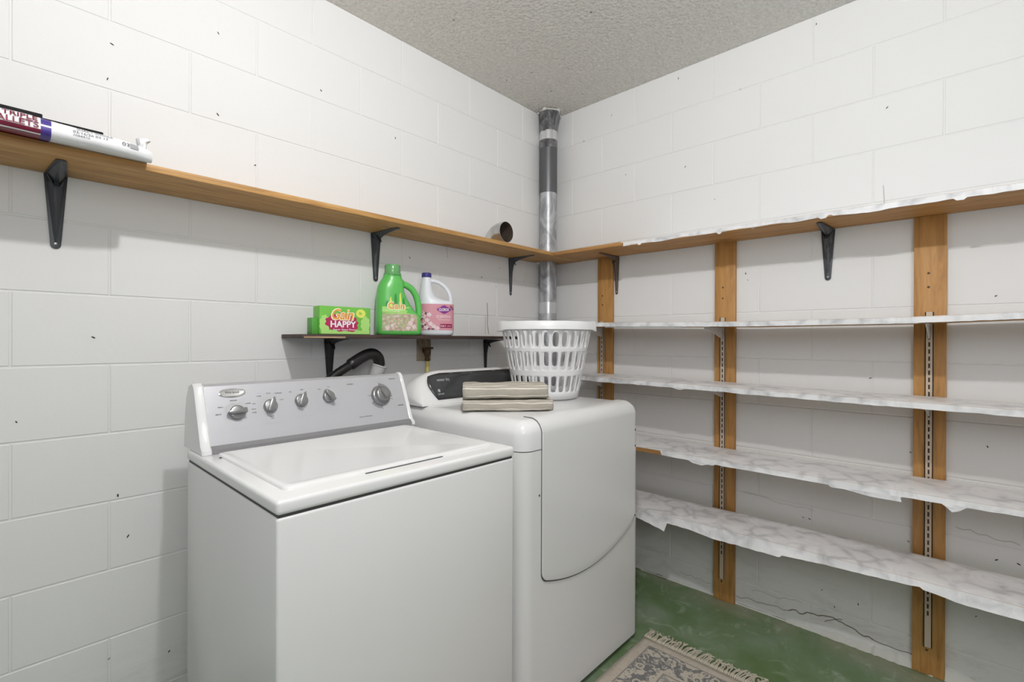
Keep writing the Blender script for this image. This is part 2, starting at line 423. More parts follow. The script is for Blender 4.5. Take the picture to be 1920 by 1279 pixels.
# left wall (runs along -x in the plane y = 0) and right wall (runs along -y in the plane x = 0)
wl = block_wall('L', 3.3, .052, [(-a, z) for a, z in Lspk], Lcr).build('wall_left', wm, smooth=False); wl['kind'] = 'structure'
wr = block_wall('R', 3.2, -.033, [(-a, z) for a, z in Rspk], Rcr).build('wall_right', wm, smooth=False); wr['kind'] = 'structure'
mb = MB().box((-3.3, -3.2, CEIL), (.1, .1, CEIL+.1))
for x, y in ((-1.001, -0.279), (-0.651, -0.73), (-0.271, -0.22), (-0.48, -0.26), (-0.51, -0.118), (-0.132, -0.328)):
    mb.add([(x+.005*math.cos(j), y+.0025*math.sin(j), CEIL-.0016) for j in (0, 1, 2, 3, 4, 5)], [(0, 1, 2, 3, 4, 5)], 1)
c_ = mb.build('ceiling', [M_ceil, M_speck], smooth=False); c_['kind'] = 'structure'
fl = MB().box((-3.3, -3.2, -.1), (.1, .1, 0)).build('floor', M_floor, smooth=False); fl['kind'] = 'structure'
# ragged strip of white paint along the foot of the right wall
mb = MB(); rn = random.Random(5); n = 150; A = []
def strip_w(t):
    if t < .74: return .0
    if t < .90: return .006
    if t < 1.30: return .0015
    return .008+.022*min(1, (t-1.30)/.4)
top = []; bot = []
for i in range(n+1):
    t = .62+(2.4-.62)*i/n; wdt = max(.001, strip_w(t)*rn.uniform(.6, 1.2))
    top.append((-.0012, -t, .004+wdt)); bot.append((-.004-wdt*.5, -t, .0008))
mb.add(top+bot, [(i, i+1, n+2+i, n+1+i) for i in range(n)])
st = mb.build('trim_1', newmat('chalky_white_paint', (.62, .62, .58), .9)); st['kind'] = 'structure'

# ------------------------------------------------------------ top wooden shelves
UZ = 1.659   # underside height
notch = [(-.093+.058*math.cos(a), -.060+.058*math.sin(a)) for a in [math.radians(22-224*i/14) for i in range(15)]]
s1 = MB().prism([(-3.2, -.236), (-.004, -.236), (-.004, -.004), (-.037, -.004)]+notch+[(-.149, -.004), (-3.2, -.004)], ((0, 0, UZ), (1, 0, 0), (0, 1, 0), (0, 0, 1)), .0185).build('wooden_shelf', M_pine, bevel=.0015, origin=(-1.6, -.12, UZ))
tag(s1, 'long pine shelf high on the left wall, carrying the white plastic package', 'shelf')
s2 = MB().box((-.262, -.640, UZ+.001), (-.004, -.2385, UZ+.0195)).build('wooden_shelf', M_piney, bevel=.0015, origin=(-.13, -.44, UZ))
tag(s2, 'short bare pine board in the corner beside the vent duct, joining both high shelves', 'shelf')

def lin(pts):
    def g(y):
        if y >= pts[0][0]: return pts[0][1]
        for (a, va), (b, vb) in zip(pts, pts[1:]):
            if y >= b: return va+(vb-va)*(a-y)/(a-b)
        return pts[-1][1]
    return g
def papered_shelf(name, label, y0, y1, xb, xf, ztop, th, hang, flare, bmat, tilt=0.0, seed=1, cat='shelf', under=0):
    """board running along y with marbled paper on its top folded over the front edge; hang(y) = how far the paper comes down"""
    mid = (y0+y1)/2
    t = thing(name, label, cat, (xb, mid, ztop(mid)-th))
    n = 90; R = []; ys = [y0+(y1-y0)*i/n for i in range(n+1)]
    for y in ys:
        z = ztop(y)
        R.append([(xb, y, z-th), (xf, y, z-th-tilt), (xf, y, z-tilt), (xb, y, z)])
    MB().loft(R).build('board', bmat, t, angle=30, origin=(xb, mid, ztop(mid)-th))
    rn = random.Random(seed); mb = MB(); n = 300; R = []; e = .0012
    for i in range(n+1):
        y = y0+(y1-y0)*i/n; z = ztop(y); h = hang(y); fl_ = flare(y)
        if h < .0015: h = .0006; fl_ = 0
        h *= 1+.06*noise.noise(Vector((y*40, seed, 0)))
        fx = xf-.0014-.0006*noise.noise(Vector((y*25, 3, seed)))
        back = xb-.002-.006*abs(noise.noise(Vector((y*6, seed*2, 1))))
        zt = z-tilt
        # outer skin then inner skin
        nose = .0005 if h < .002 else .0
        R.append([(back, y, z+e), ((xb+xf)/2, y, z-tilt/2+e), (xf+.004, y, zt+e), (fx+nose, y, zt-.001),
                  (fx-fl_*.35, y, zt-h*.5), (fx-fl_, y, zt-h),
                  (fx-fl_+.0008, y, zt-h-.0002), (fx-fl_*.35+.0008, y, zt-h*.5), (fx+.0009+nose*.1, y, zt-.0016),
                  (xf+.004, y, zt+.0002), ((xb+xf)/2, y, z-tilt/2+.0002), (back, y, z+.0002)])
    mb.loft(R).build('contact_paper', M_marble, t, angle=50, origin=(xb, mid, ztop(mid)))
    return t
up = lin([(-.63, UZ+.0185), (-2.0, UZ+.0165), (-3.1, UZ+.0165)])
s3 = papered_shelf('wooden_shelf', 'long pine shelf high on the right wall, front edge covered in white paper', -.645, -3.1, -.004, -.240, up, .0185,
                   lambda y: .0165+.006*noise.noise(Vector((y*9, 0, 4)))+.004*(abs(y) > 1.5)+(.008 if (y*100) % 37 < 2 else 0), lambda y: .0, M_piney, 0, 11)

# lower marbled shelves on the standards
XB, XF = -.037, -.272
hR2 = lin([(-.32, .0192), (-1.0, .0195), (-1.7, .0192), (-1.8, .020), (-3.0, .02)])
r2s = papered_shelf('marbled_shelf', 'highest of the four marbled shelves on the wooden posts, near eye level', -.30, -3.0, XB, XF+.006,
                    lin([(-.3, 1.294), (-.5, 1.292), (-1.2, 1.281), (-1.7, 1.283), (-2.0, 1.292), (-3.0, 1.30)]), .018, hR2, lambda y: .001, M_piney, 0, 2)
r3s = papered_shelf('marbled_shelf', 'second marbled shelf from the top, just above the level of the dryer top', -.30, -3.0, XB, XF+.006,
                    lin([(-.3, 1.022), (-.5, 1.020), (-1.0, 1.016), (-1.4, 1.010), (-2.0, 1.005), (-3.0, 1.0)]), .018,
                    lambda y: .020+.004*noise.noise(Vector((y*12, 2, 0))), lambda y: .001, M_piney, .002, 3)
def hR4(y):
    if y > -.862: return 0
    if -1.50 > y > -1.70: return .027
    if -1.02 > y > -1.10: return .024
    return .019+.004*noise.noise(Vector((y*10, 8, 0)))
r4s = papered_shelf('marbled_shelf', 'third marbled shelf down, with bare wood edge at its dryer end', -.30, -3.0, XB, XF-.006,
                    lin([(-.3, .709), (-.9, .712), (-1.3, .711), (-2.0, .716), (-3.0, .72)]), .018, hR4, lambda y: .003 if y < -.862 else 0, M_piney, .002, 4)
hR5 = lin([(-.3, .03), (-.76, .042), (-.885, .066), (-.892, .032), (-1.0, .034), (-1.10, .044), (-1.25, .046), (-1.35, .044), (-1.353, .036), (-1.5, .030), (-1.72, .022), (-1.75, .018), (-1.757, .024), (-1.84, .036), (-2.0, .036), (-3.0, .03)])
r5s = papered_shelf('marbled_shelf', 'lowest marbled shelf, closest to the green floor, paper drooping off its front edge', -.30, -3.0, XB, XF-.004,
                    lin([(-.3, .424), (-.9, .428), (-1.3, .432), (-1.8, .434), (-3.0, .436)]), .018, hR5,
                    lambda y: .006+.006*noise.noise(Vector((y*7, 5, 0)))+max(0, hR5(y)-.03)*.35, M_piney, .002, 5)
# loose torn bits of paper on the lips (parts of their shelf)
def flap(parent, pts, mat=M_marble):
    mb = MB(); n = len(pts)
    mb.add([Vector(p) for p in pts]+[Vector(p)+Vector((-.0008, 0, .0003)) for p in pts], [tuple(range(n)), tuple(range(2*n-1, n-1, -1))]+[(i, n+i, n+(i+1) % n, (i+1) % n) for i in range(n)])
    return mb.build('torn_flap', mat, parent, smooth=False, origin=pts[0])
flap(r4s, [(-.284, -1.54, .689), (-.286, -1.70, .693), (-.288, -1.703, .677), (-.286, -1.62, .676), (-.285, -1.545, .686)])
flap(r4s, [(-.285, -1.80, .695), (-.288, -1.86, .697), (-.292, -1.842, .682), (-.296, -1.825, .676), (-.288, -1.815, .684)])
flap(r4s, [(-.284, -.99, .690), (-.285, -1.075, .689), (-.290, -1.05, .679), (-.287, -1.01, .682)])
flap(r2s, [(-.268, -1.25, 1.2675), (-.268, -1.74, 1.2675), (-.262, -1.74, 1.262), (-.262, -1.25, 1.262)])
flap(r2s, [(-.268, -.56, 1.274), (-.268, -.96, 1.268), (-.262, -.965, 1.260), (-.262, -.56, 1.267)])
flap(r3s, [(-.268, -.9, .9985), (-.269, -.97, .9965), (-.270, -.95, .988), (-.269, -.93, .989)])
for (y, w_) in ((-1.56, .012), (-1.22, .02), (-1.09, .012), (-1.85, .02)):
    flap(s3, [(-.2415, y, 1.662), (-.2415, y-w_, 1.662), (-.232, y-w_*.8, 1.657), (-.230, y-w_*.2, 1.6565)])

# ------------------------------------------------------------ posts with slotted standards
def post(y0, y1, ys, zt, label):
    t = thing('wooden_post', label, 'post', (-.01, (y0+y1)/2, 0), 'wooden posts on the right wall')
    og = ((-.01, (y0+y1)/2, 0.8))
    MB().box((-.0195, y1, .001), (-.001, y0, zt)).build('plank', M_pinez, t, bevel=.001, origin=og)
    mb = MB(); x0, x1 = -.0305, -.0197
    mb.box((x1-.0015, ys-.0115, .105), (x1, ys+.0115, 1.31), 0)
    mb.box((x0, ys-.0115, .105), (x1, ys-.0090, 1.31), 0); mb.box((x0, ys+.0090, .105), (x1, ys+.0115, 1.31), 0)
    mb.box((x0, ys-.0115, .105), (x0+.0015, ys+.0115, 1.31), 0)
    z = .22
    while z < 1.26:
        mb.box((x0-.0004, ys-.0024, z), (x0+.0002, ys+.0024, z+.016), 1); z += .0254
    mb.build('shelf_standard', [M_std, M_slot], t, origin=og, label='cream slotted metal strip')
    for z in (1.40, 1.45, .09):
        c = Vector((-.0196, ys+.003, z))
        MB().lathe([(0, 0.0012), (.004, .0008), (.0042, 0)], (0, 0, 0), 12).build('screw', M_rust, t, origin=(0, 0, 0)).matrix_local = Matrix.Translation(c-t.location) @ Matrix.Rotation(-math.pi/2, 4, 'Y')
    return t
post(-.358, -.452, -.392, 1.664, 'amber pine post on the right wall nearest the corner, behind the laundry basket')
post(-1.000, -1.092, -1.040, 1.661, 'middle amber pine post on the right wall carrying a slotted metal strip')
post(-1.716, -1.806, -1.760, 1.657, 'amber pine post furthest from the corner on the right wall, with slotted strip')

# white arms under the marbled shelves
shelf_names = {'highest marbled shelf': (r2s, lambda y: lin([(-.3, 1.294), (-.5, 1.292), (-1.2, 1.281), (-1.7, 1.283), (-2.0, 1.292)])(y)-.0188, 0),
               'second marbled shelf': (r3s, lambda y: lin([(-.3, 1.022), (-.5, 1.020), (-1.0, 1.016), (-1.4, 1.010), (-2.0, 1.005)])(y)-.0188, .002),
               'third marbled shelf': (r4s, lambda y: lin([(-.3, .709), (-.9, .712), (-1.3, .711), (-2.0, .716)])(y)-.0188, .002),
               'lowest marbled shelf': (r5s, lambda y: lin([(-.3, .424), (-.9, .428), (-1.3, .432), (-1.8, .434)])(y)-.0188, .002)}
arm0 = None
for sn, (sh, zf, tl) in shelf_names.items():
    for py, pn in ((-.392, 'the post nearest the corner'), (-1.040, 'the middle post'), (-1.760, 'the post furthest from the corner')):
        if pn.endswith('nearest the corner') and sn[0] in 'tl': continue   # behind the dryer
        z = zf(py)
        if arm0 is None:
            mb = MB(); prof = [(0, 0), (-.215, -tl), (-.215, -.010), (-.12, -.022), (-.03, -.046), (0, -.052)]
            mb.prism(prof, ((0, -.0018, 0), (1, 0, 0), (0, 0, 1), (0, 1, 0)), .0036)
            mb.box((-.215, -.006, -.0012), (-.002, .006, -.0002))
            a = arm0 = mb.build('shelf_bracket', M_arm, bevel=.0004)
        else:
            a = arm0.copy(); COL.objects.link(a)
        a.location = (-.0312, py, z-.0008)
        tag(a, f'white metal arm under the {sn} at {pn}', 'shelf bracket', 'white arms holding the marbled shelves')

# ------------------------------------------------------------ pressed steel shelf brackets
def bracket(loc, dirv, label, mat, H=.205, D=.175, wt=.049, wb=.022, mat2=None, group='angled metal brackets under the wooden shelves'):
    """loc = corner under shelf on wall; dirv = horizontal direction away from the wall"""
    d = Vector(dirv); s = Vector((0, 0, 1)).cross(d)     # sideways
    loc = Vector(loc)
    t = thing('shelf_bracket', label, 'shelf bracket', loc-Vector((0, 0, H)), group)
    def W(a, b, c): return loc+d*a+s*b+Vector((0, 0, 1))*c    # out, side, up
    mb = MB()
    # upright leg: flat tapered plate with rounded foot
    pl = [(-wt/2, -.001), (wt/2, -.001)]
    pl += [(wb/2*math.cos(a), -H+wb/2+wb/2*math.sin(a)) for a in [-math.pi*i/8 for i in range(9)]]
    mb.prism(pl, (W(.0008, 0, 0), s, (0, 0, 1), d), .0022)
    mb.build('wall_leg', mat, t, origin=loc, bevel=.0004)
    mb = MB()
    pl = [(-wt/2, .001), (wt/2, .001)]+[(wb/2*math.cos(a), D-wb/2-wb/2*math.sin(a)) for a in [-math.pi*i/8 for i in range(9)]]
    mb.prism(pl, (W(0, 0, -.0032), s, d, (0, 0, 1)), .0022)
    mb.build('shelf_leg', mat, t, origin=loc, bevel=.0004)
    # hollow V-shaped rib running down both legs
    R = []
    n = 16
    for i in range(n+1):
        q = i/n
        # path along the rib crest: from foot of the wall leg up around the corner to shelf leg tip
        if q < .5: a = (q/.5); up = -H*(1-a)*.93-.0; out = .003+.020*a**1.3+.018*a**6
        else: a = (1-q)/.5; out = .003+D*.93*(1-a)+.0; up = -(.003+.020*a**1.3+.018*a**6)
        if q < .5: base = (0.001, up); wd = (wb*.30+(wt*.42-wb*.30)*(q/.5))
        else: base = (out, -0.001); wd = (wb*.30+(wt*.42-wb*.30)*((1-q)/.5))
        if q < .5: cr = (out, min(up, -.022*(q/.5)))
        else: cr = (max(out, .0), up)
        if abs(q-.5) < 1e-6: base = (.001, -.001); cr = (.040, -.040)
        R.append([W(base[0], -wd, base[1]), W(cr[0], -wd*.28, cr[1]), W(cr[0]+.001, 0, cr[1]-.001), W(cr[0], wd*.28, cr[1]), W(base[0], wd, base[1])])
    mb = MB(); mb.loft(R, closed=True); mb.build('rib', mat2 or mat, t, origin=loc, angle=28)
    for c_ in (-.93,):
        sc = MB(); p = W(.003, 0, -H*.93)
        sc.lathe([(0, .0016), (.003, .0012), (.0042, 0)], (0, 0, 0), 10)
        o = sc.build('screw', M_screw, t); zax = d; xax = s; yax = zax.cross(xax)
        mm = Matrix((xax, yax, zax)).transposed().to_4x4(); mm.translation = p-t.location; o.matrix_local = mm
    return t
dl, dr = (0, -1, 0), (-1, 0, 0)
bracket((-2.200, -.001, UZ), dl, 'dark grey bracket under the high pine shelf, below the white package', M_bracket)
bracket((-1.200, -.001, UZ), dl, 'dark grey bracket under the high pine shelf, left of the green detergent bottle', M_bracket)
bracket((-.352, -.001, UZ), dl, 'dark grey bracket under the high left shelf nearest the vent duct', M_bracket, wt=.036, wb=.016)
bracket((-.001, -.468, UZ), dr, 'brownish bracket under the high right shelf beside the first pine post', M_bracketw, wt=.032, wb=.016)
bracket((-.001, -1.446, UZ-.003), dr, 'dark chipped bracket under the high right shelf between the middle and far posts', M_bracket, mat2=mottle('chipped_bracket_paint', (.05, .055, .06), (.12, .125, .13), .3, .4, 60))

# ------------------------------------------------------------ small dark shelf above the washer
SZ = 1.208
ds = thing('dark_shelf', 'small dark brown shelf above the washing machine, holding the laundry products', 'shelf', (-1.03, -.1, SZ))
MB().box((-1.592, -.178, SZ), (-.464, -.004, SZ+.0145)).build('board', M_dark, ds, bevel=.0012, origin=(-1.03, -.1, SZ))
MB().box((-1.585, -.1786, SZ+.001), (-1.43, -.1762, SZ+.007)).build('chipped_edge', M_bare, ds, origin=(-1.5, -.178, SZ), label='bare wood showing on the chipped front edge')
bracket((-1.406, -.001, SZ-.001), dl, 'black bracket under the left end of the small dark shelf', M_bracketb, H=.17, D=.15, wt=.046, wb=.022, group='black brackets under the dark shelf')
bracket((-.545, -.001, SZ-.001), dl, 'black bracket under the right end of the small dark shelf, behind the basket', M_bracketb, H=.17, D=.15, wt=.030, wb=.016, group='black brackets under the dark shelf')
TZ = SZ+.0148

# ------------------------------------------------------------ green carton of dryer sheets / packs
bx = thing('laundry_carton', 'low green carton with orange and white lettering at the left end of the dark shelf', 'box', (-1.4175, -.13, TZ))
X0, X1, Y0, Y1, Z1 = -1.520, -1.315, -.158, -.105, TZ+.104
MB().box((X0, Y0, TZ), (X1, Y1, Z1)).build('carton', [M_greenb], bx, bevel=.004, seg=3, origin=(-1.4175, -.13, TZ))
MB().box((X0-.022, Y0+.012, TZ), (X0+.001, Y1, TZ+.060)).build('side_flap', M_greend, bx, bevel=.002, origin=(X0, -.13, TZ))
def bf(px, py, lift): return (X0+(px-597)/96*.205, Y0-lift, TZ+(625-py)/54.5*.107)
def poly(mb, fn, pts, lift, mi): mb.add([fn(a, b, lift) for a, b in pts], [tuple(range(len(pts)))], mi)
def blob(cx, cy, rx, ry, n=24, amp=.0, k=9): return [(cx+rx*(1+amp*math.sin(k*2*math.pi*i/n+1))*math.cos(2*math.pi*i/n), cy+ry*(1+amp*math.cos(k*2*math.pi*i/n))*math.sin(2*math.pi*i/n)) for i in range(n)]
def fnbox(u, v, l): return (u, Y0-l, v)
mb = MB()
cx0 = bf(640, 600, 0)
ux = lambda px: bf(px, 0, 0)[0]
uz = lambda py: bf(0, py, 0)[2]
poly(mb, bf, blob(606, 606, 9, 17, amp=.1), .0006, 4); poly(mb, bf, blob(682, 605, 9, 16, amp=.12), .0006, 4)
poly(mb, bf, [(600, 617), (690, 617), (690, 624), (600, 624)], .0005, 4)
poly(mb, bf, blob(637, 602, 30, 17, 48, .06, 11), .0008, 0); poly(mb, bf, blob(655, 611, 12, 9, 24, .05), .0009, 0)
poly(mb, bf, blob(673, 584, 9.5, 8.5, 24), .0010, 5)
text_on(mb, 'Gain', .094, .046, fnbox, ux(639), uz(587), .0012, .045, 2, .25)
text_on(mb, 'Gain', .084, .039, fnbox, ux(639), uz(587), .0015, .012, 1, .25)
text_on(mb, 'HAPPY', .102, .024, fnbox, ux(640), uz(605.5), .0015, .03, 3)
text_on(mb, 'Super Sized Sheets', .095, .0075, fnbox, ux(643), uz(616), .0015, .01, 3)
text_on(mb, '36', .012, .010, fnbox, ux(672), uz(583.5), .0015, .01, 6)
mb.build('carton_print', [M_magenta, M_orange, M_cream, M_wprint, M_greenl, M_lemon, M_deepg], bx, smooth=False, origin=(-1.4175, Y0, TZ))

# ------------------------------------------------------------ bottles (local space, front towards -y, then rotated)
def sup(cx, a, b, z, n=3.2, N_=36, cy=0):
    out = []
    for i in range(N_):
        t = 2*math.pi*i/N_; c, s_ = math.cos(t), math.sin(t)
        out.append((cx+a*math.copysign(abs(c)**(2/n), c), cy+b*math.copysign(abs(s_)**(2/n), s_), z))
    return out
def front_y(x, cx, a, b, n):
    q = min(.98, abs((x-cx)/a)); return -b*(1-q**n)**(1/n)
def smoothpath(pts, k=6):
    P = [Vector(p) for p in pts]; out = []
    for i in range(len(P)-1):
        p0 = P[max(i-1, 0)]; p1 = P[i]; p2 = P[i+1]; p3 = P[min(i+2, len(P)-1)]
        for j in range(k):
            t = j/k
            out.append(.5*((2*p1)+(p2-p0)*t+(2*p0-5*p1+4*p2-p3)*t*t+(3*p1-p0-3*p2+p3)*t**3))
    out.append(P[-1]); return out
def lbuild(mb, name, mats, t, **kw):
    o = mb.build(name, mats, None, **kw); o.parent = t; return o
# green detergent bottle
gb = thing('detergent_bottle', 'bright green bottle with side handle and pink floral label on the dark shelf', 'bottle', (-1.148, -.098, TZ), rz=math.radians(-22))
mb = MB(); R = []
for z, xl, xr, b, n_ in ((0, -.084, .084, .038, 3.5), (.004, -.090, .092, .044, 3.5), (.012, -.094, .095, .047, 3.5), (.05, -.094, .094, .047, 3.5), (.085, -.094, .086, .047, 3.4), (.10, -.0935, .068, .046, 3.2),
                     (.125, -.093, .050, .045, 3.0), (.15, -.092, .036, .044, 2.8), (.17, -.091, .027, .043, 2.7), (.19, -.089, .021, .041, 2.6), (.205, -.086, .021, .039, 2.5), (.22, -.079, .024, .036, 2.4),
                     (.232, -.071, .020, .033, 2.2), (.240, -.066, .014, .031, 2.1), (.246, -.063, .012, .030, 2.0), (.254, -.063, .012, .030, 2)):
    R.append(sup((xl+xr)/2, (xr-xl)/2, b, z, n_))
mb.loft(R)
hp = smoothpath([(.004, 0, .222), (.034, 0, .212), (.058, 0, .195), (.076, 0, .165), (.085, 0, .13), (.087, 0, .095), (.080, 0, .06)])
mb.tube(hp, [.016]+[.0135]*(len(hp)-2)+[.018], 14)
lbuild(mb, 'body', M_green, gb, angle=50)
mb = MB(); mb.lathe([(0, .254), (.0315, .254), (.0325, .258), (.0325, .292), (.0295, .296), (0, .296)], (-.0255, 0, 0), 28)
mb.lathe([(.0345, .252), (.0355, .254), (.0355, .260), (.0325, .262)], (-.0255, 0, 0), 28)
lbuild(mb, 'cap', M_capg, gb, angle=40)
def gf(u, v, l): return (u, front_y(u, 0 if v < .09 else -.02, .094 if v < .09 else .076, .047 if v < .1 else .0445, 3.3)-l, v)
mb = MB()
def patch(mb, fn, x0, x1, z0, z1, l, mi, nx=10, nz=4, xr=None):
    vs = []; fs = []
    for i in range(nz+1):
        for j in range(nx+1):
            z = z0+(z1-z0)*i/nz; xe = xr(z) if xr else x1
            vs.append(fn(x0+(xe-x0)*j/nx, z, l))
    for i in range(nz):
        for j in range(nx): a = i*(nx+1)+j; fs.append((a, a+1, a+nx+2, a+nx+1))
    mb.add(vs, fs, mi)
gr = lambda z: .072 if z < .075 else .072-(z-.075)*.75
patch(mb, gf, -.075, .07, .018, .088, .0012, 0, xr=gr, nz=8)
patch(mb, gf, -.075, .06, .088, .118, .0012, 1, xr=gr, nz=5)
for k_, (dx_, dz_, w_) in enumerate(((-.055, .135, .008), (-.04, .150, .007), (-.02, .165, .008), (.0, .168, .006), (.015, .150, .005))):
    poly(mb, gf, [(dx_-w_, .118), (dx_+w_, .118), (dx_+w_*.6-.004, dz_+.01), (dx_-.006, dz_)], .0012, 5 if k_ % 2 == 0 else 4)
text_on(mb, 'Gain', .076, .034, gf, -.018, .122, .0016, .05, 2, .0)
text_on(mb, 'Gain', .067, .027, gf, -.018, .122, .0022, .012, 3, .0)
text_on(mb, '+ AROMA', .03, .004, gf, -.018, .098, .002, .01, 6); text_on(mb, 'BOOST', .026, .006, gf, -.018, .078, .002, .01, 6)
for (a_, b_, q) in ((.04, .05, .010), (.055, .035, .009), (.03, .03, .008), (.048, .065, .007), (-.055, .03, .009), (-.035, .04, .007)):
    poly(mb, gf, blob(a_, b_, q, q, 20, .25, 5), .0016, 7)
lbuild(mb, 'label', [M_floral, M_greenl, M_cream, M_orange, M_lemon, M_deepg, M_wprint, M_petal], gb, smooth=False)
# white bleach bottle
cb = thing('bleach_bottle', 'white plastic jug with navy cap and pink label on the dark shelf', 'bottle', (-.952, -.098, TZ), rz=math.radians(-30))
mb = MB(); R = []
for z, xl, xr, b, n_ in ((0, -.068, .070, .052, 2.8), (.004, -.075, .077, .058, 2.9), (.012, -.079, .081, .061, 2.9), (.04, -.080, .082, .061, 3), (.14, -.080, .082, .061, 3), (.150, -.079, .080, .060, 2.9), (.156, -.078, .060, .058, 2.7), (.163, -.077, .030, .055, 2.5),
                     (.172, -.076, .006, .051, 2.3), (.19, -.073, -.008, .044, 2.2), (.21, -.069, -.014, .036, 2.1), (.235, -.064, -.018, .027, 2), (.250, -.060, -.020, .021, 2), (.262, -.060, -.021, .0195, 2)):
    R.append(sup((xl+xr)/2, (xr-xl)/2, b, z, n_))
mb.loft(R)
hp = smoothpath([(-.028, 0, .246), (-.006, 0, .247), (.018, 0, .240), (.043, 0, .222), (.061, 0, .196), (.069, 0, .170), (.068, 0, .145)])
mb.tube(hp, [.011]+[.0095]*(len(hp)-4)+[.011, .013, .015], 12)
lbuild(mb, 'body', M_bleach, cb, angle=50)
mb = MB(); mb.lathe([(0, .262), (.0215, .262), (.0222, .264), (.0218, .280), (.019, .2825), (0, .2825)], (-.0405, 0, 0), 26)
lbuild(mb, 'cap', M_navy, cb, angle=40)
def cf(u, v, l): return (u, front_y(u, .001, .081, .061, 3)-l, v)
mb = MB(); patch(mb, cf, -.076, .078, .024, .140, .0010, 0, nx=24, nz=3)
patch(mb, cf, .012, .068, .034, .052, .0014, 1, nx=8, nz=1)
vs = []
for i in range(17):
    x_ = -.002+.064*i/16; h_ = .003+.016*min(1, (1-abs(i/8-1))/.9); vs += [cf(x_, .115-h_, .0014), cf(x_, .115+h_, .0014)]
mb.add(vs, [(2*i, 2*i+2, 2*i+3, 2*i+1) for i in range(16)], 2)
text_on(mb, 'CLOROX', .046, .013, cf, .030, .115, .0022, .03, 3)
text_on(mb, 'SCENTIVA', .064, .012, cf, .028, .084, .0018, .0, 3); text_on(mb, 'TUSCAN LAVENDER', .058, .005, cf, .030, .070, .0018, .0, 3)
text_on(mb, '3-in-1', .022, .009, cf, .026, .043, .002, .02, 3); text_on(mb, 'action', .018, .007, cf, .053, .043, .002, .0, 4)
rn = random.Random(4)
for q in ((-.060, .085), (-.045, .068), (-.036, .092), (-.062, .055), (-.03, .052), (-.015, .040), (-.048, .036), (.0, .032), (-.065, .1)):
    poly(mb, cf, blob(q[0], q[1], .010, .009, 20, .22, 5), .0014+rn.random()*.0004, 4)
for q in ((-.054, .046), (-.064, .040), (-.038, .030), (-.02, .030), (-.068, .075), (-.05, .098), (.062, .128), (.07, .120)):
    poly(mb, cf, blob(q[0], q[1], .007, .005, 16, .3, 4), .0013, 5)
lbuild(mb, 'label', [M_pink, M_wine, M_purple, M_wprint, M_petal, M_plum], cb, smooth=False)

# ------------------------------------------------------------ vent duct in the corner
PC = Vector((-.093, -.060, 0)); PR = .0525
du = thing('vent_duct', 'grey galvanised vent duct rising in the corner from behind the dryer to the ceiling', 'duct', (PC.x, PC.y, .5))
def ring(z0, z1, r0, r1, mat, name, n=32, lab=None):
    mb = MB(); mb.lathe([(r0-.002, z0), (r0, z0), (r1, z1), (r1-.002, z1)], (PC.x, PC.y, 0), n)
    return mb.build(name, mat, du, origin=(PC.x, PC.y, z0), label=lab)
ring(.50, 1.36, PR-.002, PR-.002, M_ductm, 'duct_section'); ring(1.36, 1.425, PR-.001, PR-.001, M_ductl, 'duct_band', lab='bright metal band')
ring(1.425, 2.075, PR-.002, PR-.002, M_ductm, 'duct_section', lab='mottled lower duct section')
ring(2.065, 2.33, PR, PR, M_duct, 'duct_section', lab='smooth dark grey duct section'); ring(2.325, 2.372, PR+.001, PR+.001, M_ductd, 'duct_collar')
ring(2.370, 2.425, PR, PR, M_ductl, 'duct_band', lab='bright metal band near the ceiling')
mb = MB(); R = []
for z, rr, dx in ((2.42, PR, 0), (2.45, PR+.001, 0), (2.50, PR+.007, .006), (2.535, PR+.014, .012)):
    R.append([(PC.x+dx*.7+(rr+.0035*noise.noise(Vector((math.cos(a)*3, math.sin(a)*3, z*40))))*math.cos(a), PC.y+(rr)*math.sin(a)*.98-dx*.2, z) for a in [2*math.pi*i/32 for i in range(32)]])
mb.loft(R, caps=False).build('ceiling_flashing', M_ductd, du, origin=(PC.x, PC.y, 2.42), label='crumpled dark flashing at the ceiling')
mb = MB(); R = []; rn = random.Random(7)
for z, rr in ((2.520, .050), (2.534, .060), (2.5485, .068)):
    R.append([(min(-.002, PC.x+.012+(rr+rn.uniform(-.016, .014))*math.cos(a)), min(-.002, PC.y+(rr+rn.uniform(-.016, .014))*math.sin(a)), z+rn.uniform(-.004, .0)) for a in [2*math.pi*i/30 for i in range(30)]])
mb.loft(R, caps=True).build('plaster_ring', M_plaster, du, origin=(PC.x, PC.y, 2.54), angle=20, label='crumbling white plaster')

# elbow lying on the high shelf
eb = thing('duct_elbow', 'loose silver metal duct elbow standing on the high left shelf near the corner', 'duct elbow', (-.55, -.12, UZ+.0185))
mb = MB(); rr = .052; R = []; n = 14
cen = Vector((-.577, -.092, UZ+.0195))
dh = Vector((.05, -1, 0)).normalized(); up_ = Vector((0, 0, 1)); sd = dh.cross(up_)
RB = .066
for i in range(n+1):
    a = math.radians(90)*i/n
    p = cen+dh*(RB*(1-math.cos(a)))+up_*(RB*math.sin(a)); t_ = dh*math.sin(a)+up_*math.cos(a); nn = dh*math.cos(a)-up_*math.sin(a)
    R.append([p+(nn*math.cos(q)+sd*math.sin(q))*(rr*(1+.012*(i % 3 == 0))) for q in [2*math.pi*j/32 for j in range(32)]])
last = R[-1]; R.append([p+dh*.022 for p in last])
mb.loft(R, caps=False, mi=0)
inn = [[p+(Vector(sum((Vector(q) for q in ring_), Vector()))/32-p)*.03 for p in ring_] for ring_ in [[Vector(q) for q in r_] for r_ in R]]
mb.loft(inn, caps=False, mi=1)
mb.loft([R[-1], inn[-1]], caps=False, mi=0); mb.loft([R[0], inn[0]], caps=False, mi=0)
